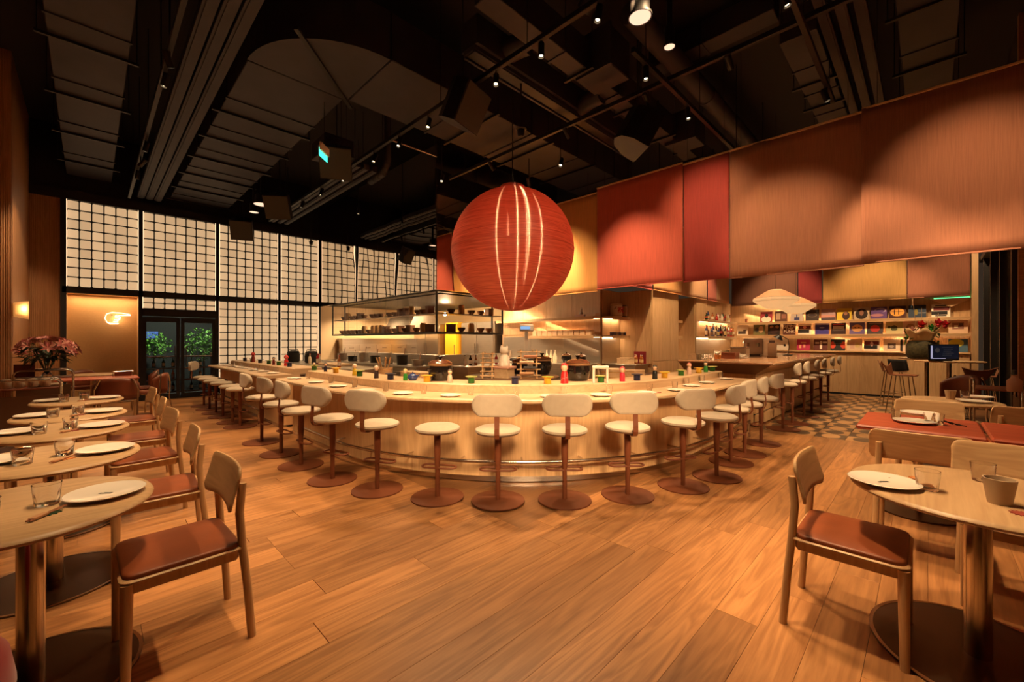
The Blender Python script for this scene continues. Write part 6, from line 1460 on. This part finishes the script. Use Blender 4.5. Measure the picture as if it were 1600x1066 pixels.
# ------------------------------------------------------------------ right back: tall tables, shell chairs, tablet, bouquet
make_table('tall oval oak table carrying the screen', .34, .48, 1.05, .28, M_table, .035, 'tall_table').location = (11.4, -.28, 0)
make_table('tall oval oak table carrying the bouquet', .36, .46, 1.05, .28, M_table, .035, 'tall_table').location = (12.9, .02, 0)
def shellchair(label, loc, rz):
    t = thing('shell_barstool', label, 'bar chair', loc, rz)
    def sh(u, v):
        y = (u - .5) * .46; q = 2 * u - 1
        if v < .55: k = v / .55; wd = 1 - .45 * k if 0 else 1; return (.2 - .36 * k, y * (.9 - .35 * max(0, k - .5) * 2), .75 + .02 * q * q)
        k = (v - .55) / .45; return (-.16 - .06 * k, y * (.55 + .5 * k), .75 + .02 * q * q + .22 * k - .04 * k * (1 - q * q))
    o = obj('shell', MB().grid(sh, 12, 18), mat('walnut_shell', (.22, .075, .03), .4), t); md = o.modifiers.new('s', 'SOLIDIFY'); md.thickness = .012
    for a in (-1, 1):
        for b in (-1, 1): obj('leg', MB().cyl((a * .2, b * .19, 0), (a * .12, b * .13, .74), .009, n=8), M_chrome, t)
    obj('foot_frame', MB().tube([(.175, .165, .28), (-.175, .165, .28), (-.175, -.165, .28), (.175, -.165, .28)], .008, 8, closed=True), M_chrome, t)
    return t
s1 = shellchair('brown shell bar chair in front of the tall table, back to the bar', (11.15, .36, 0), -PI / 2 - .2)
dup(s1, (12.55, .55, 0), -PI / 2 + .2, 'brown shell bar chair by the farther tall table with dark coat'); dup(s1, (11.75, -.72, 0), PI / 2, 'brown shell bar chair right of the tall table columns'); dup(s1, (10.6, -.5, 0), .5, 'brown shell bar chair beside the right trolley')
ct = tag(obj('dark_coat', MB().grid(lambda u, v: (-.02 + .05 * math.sin(u * 9) * .3 - .05 * v, (u - .5) * .5, .80 + .22 * v - .06 * u * (1 - v)), 16, 6), mat('black_cloth', (.008, .008, .009), .9)), 'black jacket draped over a bar chair by the tall tables', 'jacket'); ct.location = (12.35, .42, .0); ct.rotation_euler = (0, 0, -.9)
md = ct.modifiers.new('s', 'SOLIDIFY'); md.thickness = .03
sc_ = thing('tablet_screen', 'dark screen on a stand on the tall table', 'screen', (*ray(1474, 7.75)[:2], 1.05), 0)
sc_.rotation_euler = (0, 0, math.atan2(-RX, RY) - PI / 2 + .7); sc_.rotation_euler = (0, 0, math.atan2(FY, FX))
obj('bezel', MB().box((0, 0, .16), (.03, .56, .30), .008), M_black, sc_); obj('foot', MB().box((.06, 0, .01), (.16, .3, .02), .004), M_black, sc_)
obj('display', MB().box((-.017, 0, .165), (.004, .52, .25)), mat('screen_ui', (.012, .014, .03), .15, emit=.05, ecol=(.05, .06, .12)), sc_)
ui = MB().box((-.0205, .235, .165), (.002, .035, .24), mi=0).box((-.0205, .1, .05), (.002, .24, .012), mi=0)
for i in range(5): ui.box((-.0205, -.05 - .02 * (i % 2), .25 - i * .035), (.002, .2 - .03 * (i % 3), .006), mi=1)
ui.lathe([(0, 0), (.045, 0), (.045, .001), (0, .002)], 16, mi=1, M=Matrix.Translation((-.0205, .13, .2)) @ Matrix.Rotation(-PI / 2, 4, 'Y'))
obj('interface', ui, [mat('ui_light', (.5, .5, .6), .4, emit=.35, ecol=(.5, .5, .7)), mat('ui_dim', (.12, .14, .16), .4, emit=.08)], sc_)
bq = thing('bouquet_basket', 'dark woven basket with mixed flowers and paper wrap on the tall table', 'bouquet', (*ray(1440, 8.9)[:2], 1.05))
obj('basket', MB().lathe([(0, 0), (.17, 0), (.2, .06), (.2, .2), (.16, .28), (.15, .27), (0, .1)], 20), mat('woven_olive', (.06, .05, .02), .7, noise=.5, nscale=30), bq)
def wr_(u, v): a = 2.2 + 2.0 * u; r = .13 + .12 * v; return (r * math.cos(a), r * math.sin(a), .24 + .2 * v + .04 * math.sin(u * 14) * v)
o = obj('paper_wrap', MB().grid(wr_, 16, 4), mat('kraft_wrap', (.62, .42, .22), .7), bq); md = o.modifiers.new('s', 'SOLIDIFY'); md.thickness = .004
for i, (dx, dy, dz, r, c_, nm) in enumerate(((.05, .0, .5, .085, (.62, .02, .02), 'flower_head'), (-.1, -.2, .52, .08, (.6, .03, .06), 'flower_head'), (.1, -.12, .46, .07, (.05, .3, .05), 'flower_head'), (0, .12, .42, .07, (.62, .3, .25), 'flower_head'), (.08, -.28, .5, .08, (.55, .02, .04), 'flower_head'), (-.05, -.06, .44, .05, (.45, .42, .12), 'flower_head'), (.1, .2, .4, .045, (.7, .2, .1), 'flower_head'))):
    f2 = MB()
    for p_ in range(10):
        M2 = Matrix.Translation((dx, dy, dz)) @ Matrix.Rotation(p_ * 2.4, 4, 'Z') @ Matrix.Rotation(.3 + p_ * .12, 4, 'X'); f2.add([(0, 0, 0), (r * .45, r * .6, .01), (0, r * 1.3, .02), (-r * .45, r * .6, .01)], [(0, 1, 2, 3)], 0, False, M2)
    f2.lathe([(0, -r * .5), (r * .5, 0), (0, r * .5)], 10, c=(dx, dy, dz)); obj(nm, f2, mat('bloom%d' % i, c_, .6), bq)
for i in range(4): obj('twig', MB().cyl((.02 * i, -.05 * i + .05, .25), (.1 - .05 * i, -.1 * i + .1, .85 - .05 * i), .005, .003, 6), M_chair, bq)
lf2 = MB()
for i in range(60):
    th = rr.uniform(0, 6.3); M2 = Matrix.Translation((.14 * math.cos(th), .2 * math.sin(th), rr.uniform(.25, .45))) @ Matrix.Rotation(th, 4, 'Z') @ Matrix.Rotation(rr.uniform(-.8, .8), 4, 'X'); lf2.add([(0, 0, 0), (.02, .05, .01), (0, .12, 0), (-.02, .05, .01)], [(0, 1, 2, 3)], 0, False, M2)
o = obj('greenery', lf2, mat('fresh_leaf', (.10, .20, .03), .5), bq); o['kind'] = 'stuff'
bq.scale = (1.25, 1.25, 1.35)
gift = crate('pale green gift bag box behind the screen', (*ray(1461, 8.6)[:2], 1.05), (.16, .14, .22), mat('mint_paper', (.55, .62, .45), .6))
trolley('tubular serving trolley at the right wall', (8.35, -.62, 0), PI / 2 * .0, .92, .66, .4)
tub2 = tubchair('tan leather armchair with tubular frame near the right wall', (9.0, -.25, 0), PI * .75); tub2.scale = (1.2, 1.2, 1.15)
jb = thing('stoneware_bottle', 'brown stoneware bottle on the right trolley', 'bottle', (*ray(1585, 5.1)[:2], .805)); obj('body', MB().lathe([(0, 0), (.06, 0), (.065, .02), (.065, .13), (.03, .17), (.028, .2), (.035, .205), (0, .206)], 18), mat('stoneware', (.34, .16, .09), .5), jb); obj('stopper', MB().lathe([(0, .2), (.02, .2), (.022, .26), (0, .262)], 10), M_black, jb)
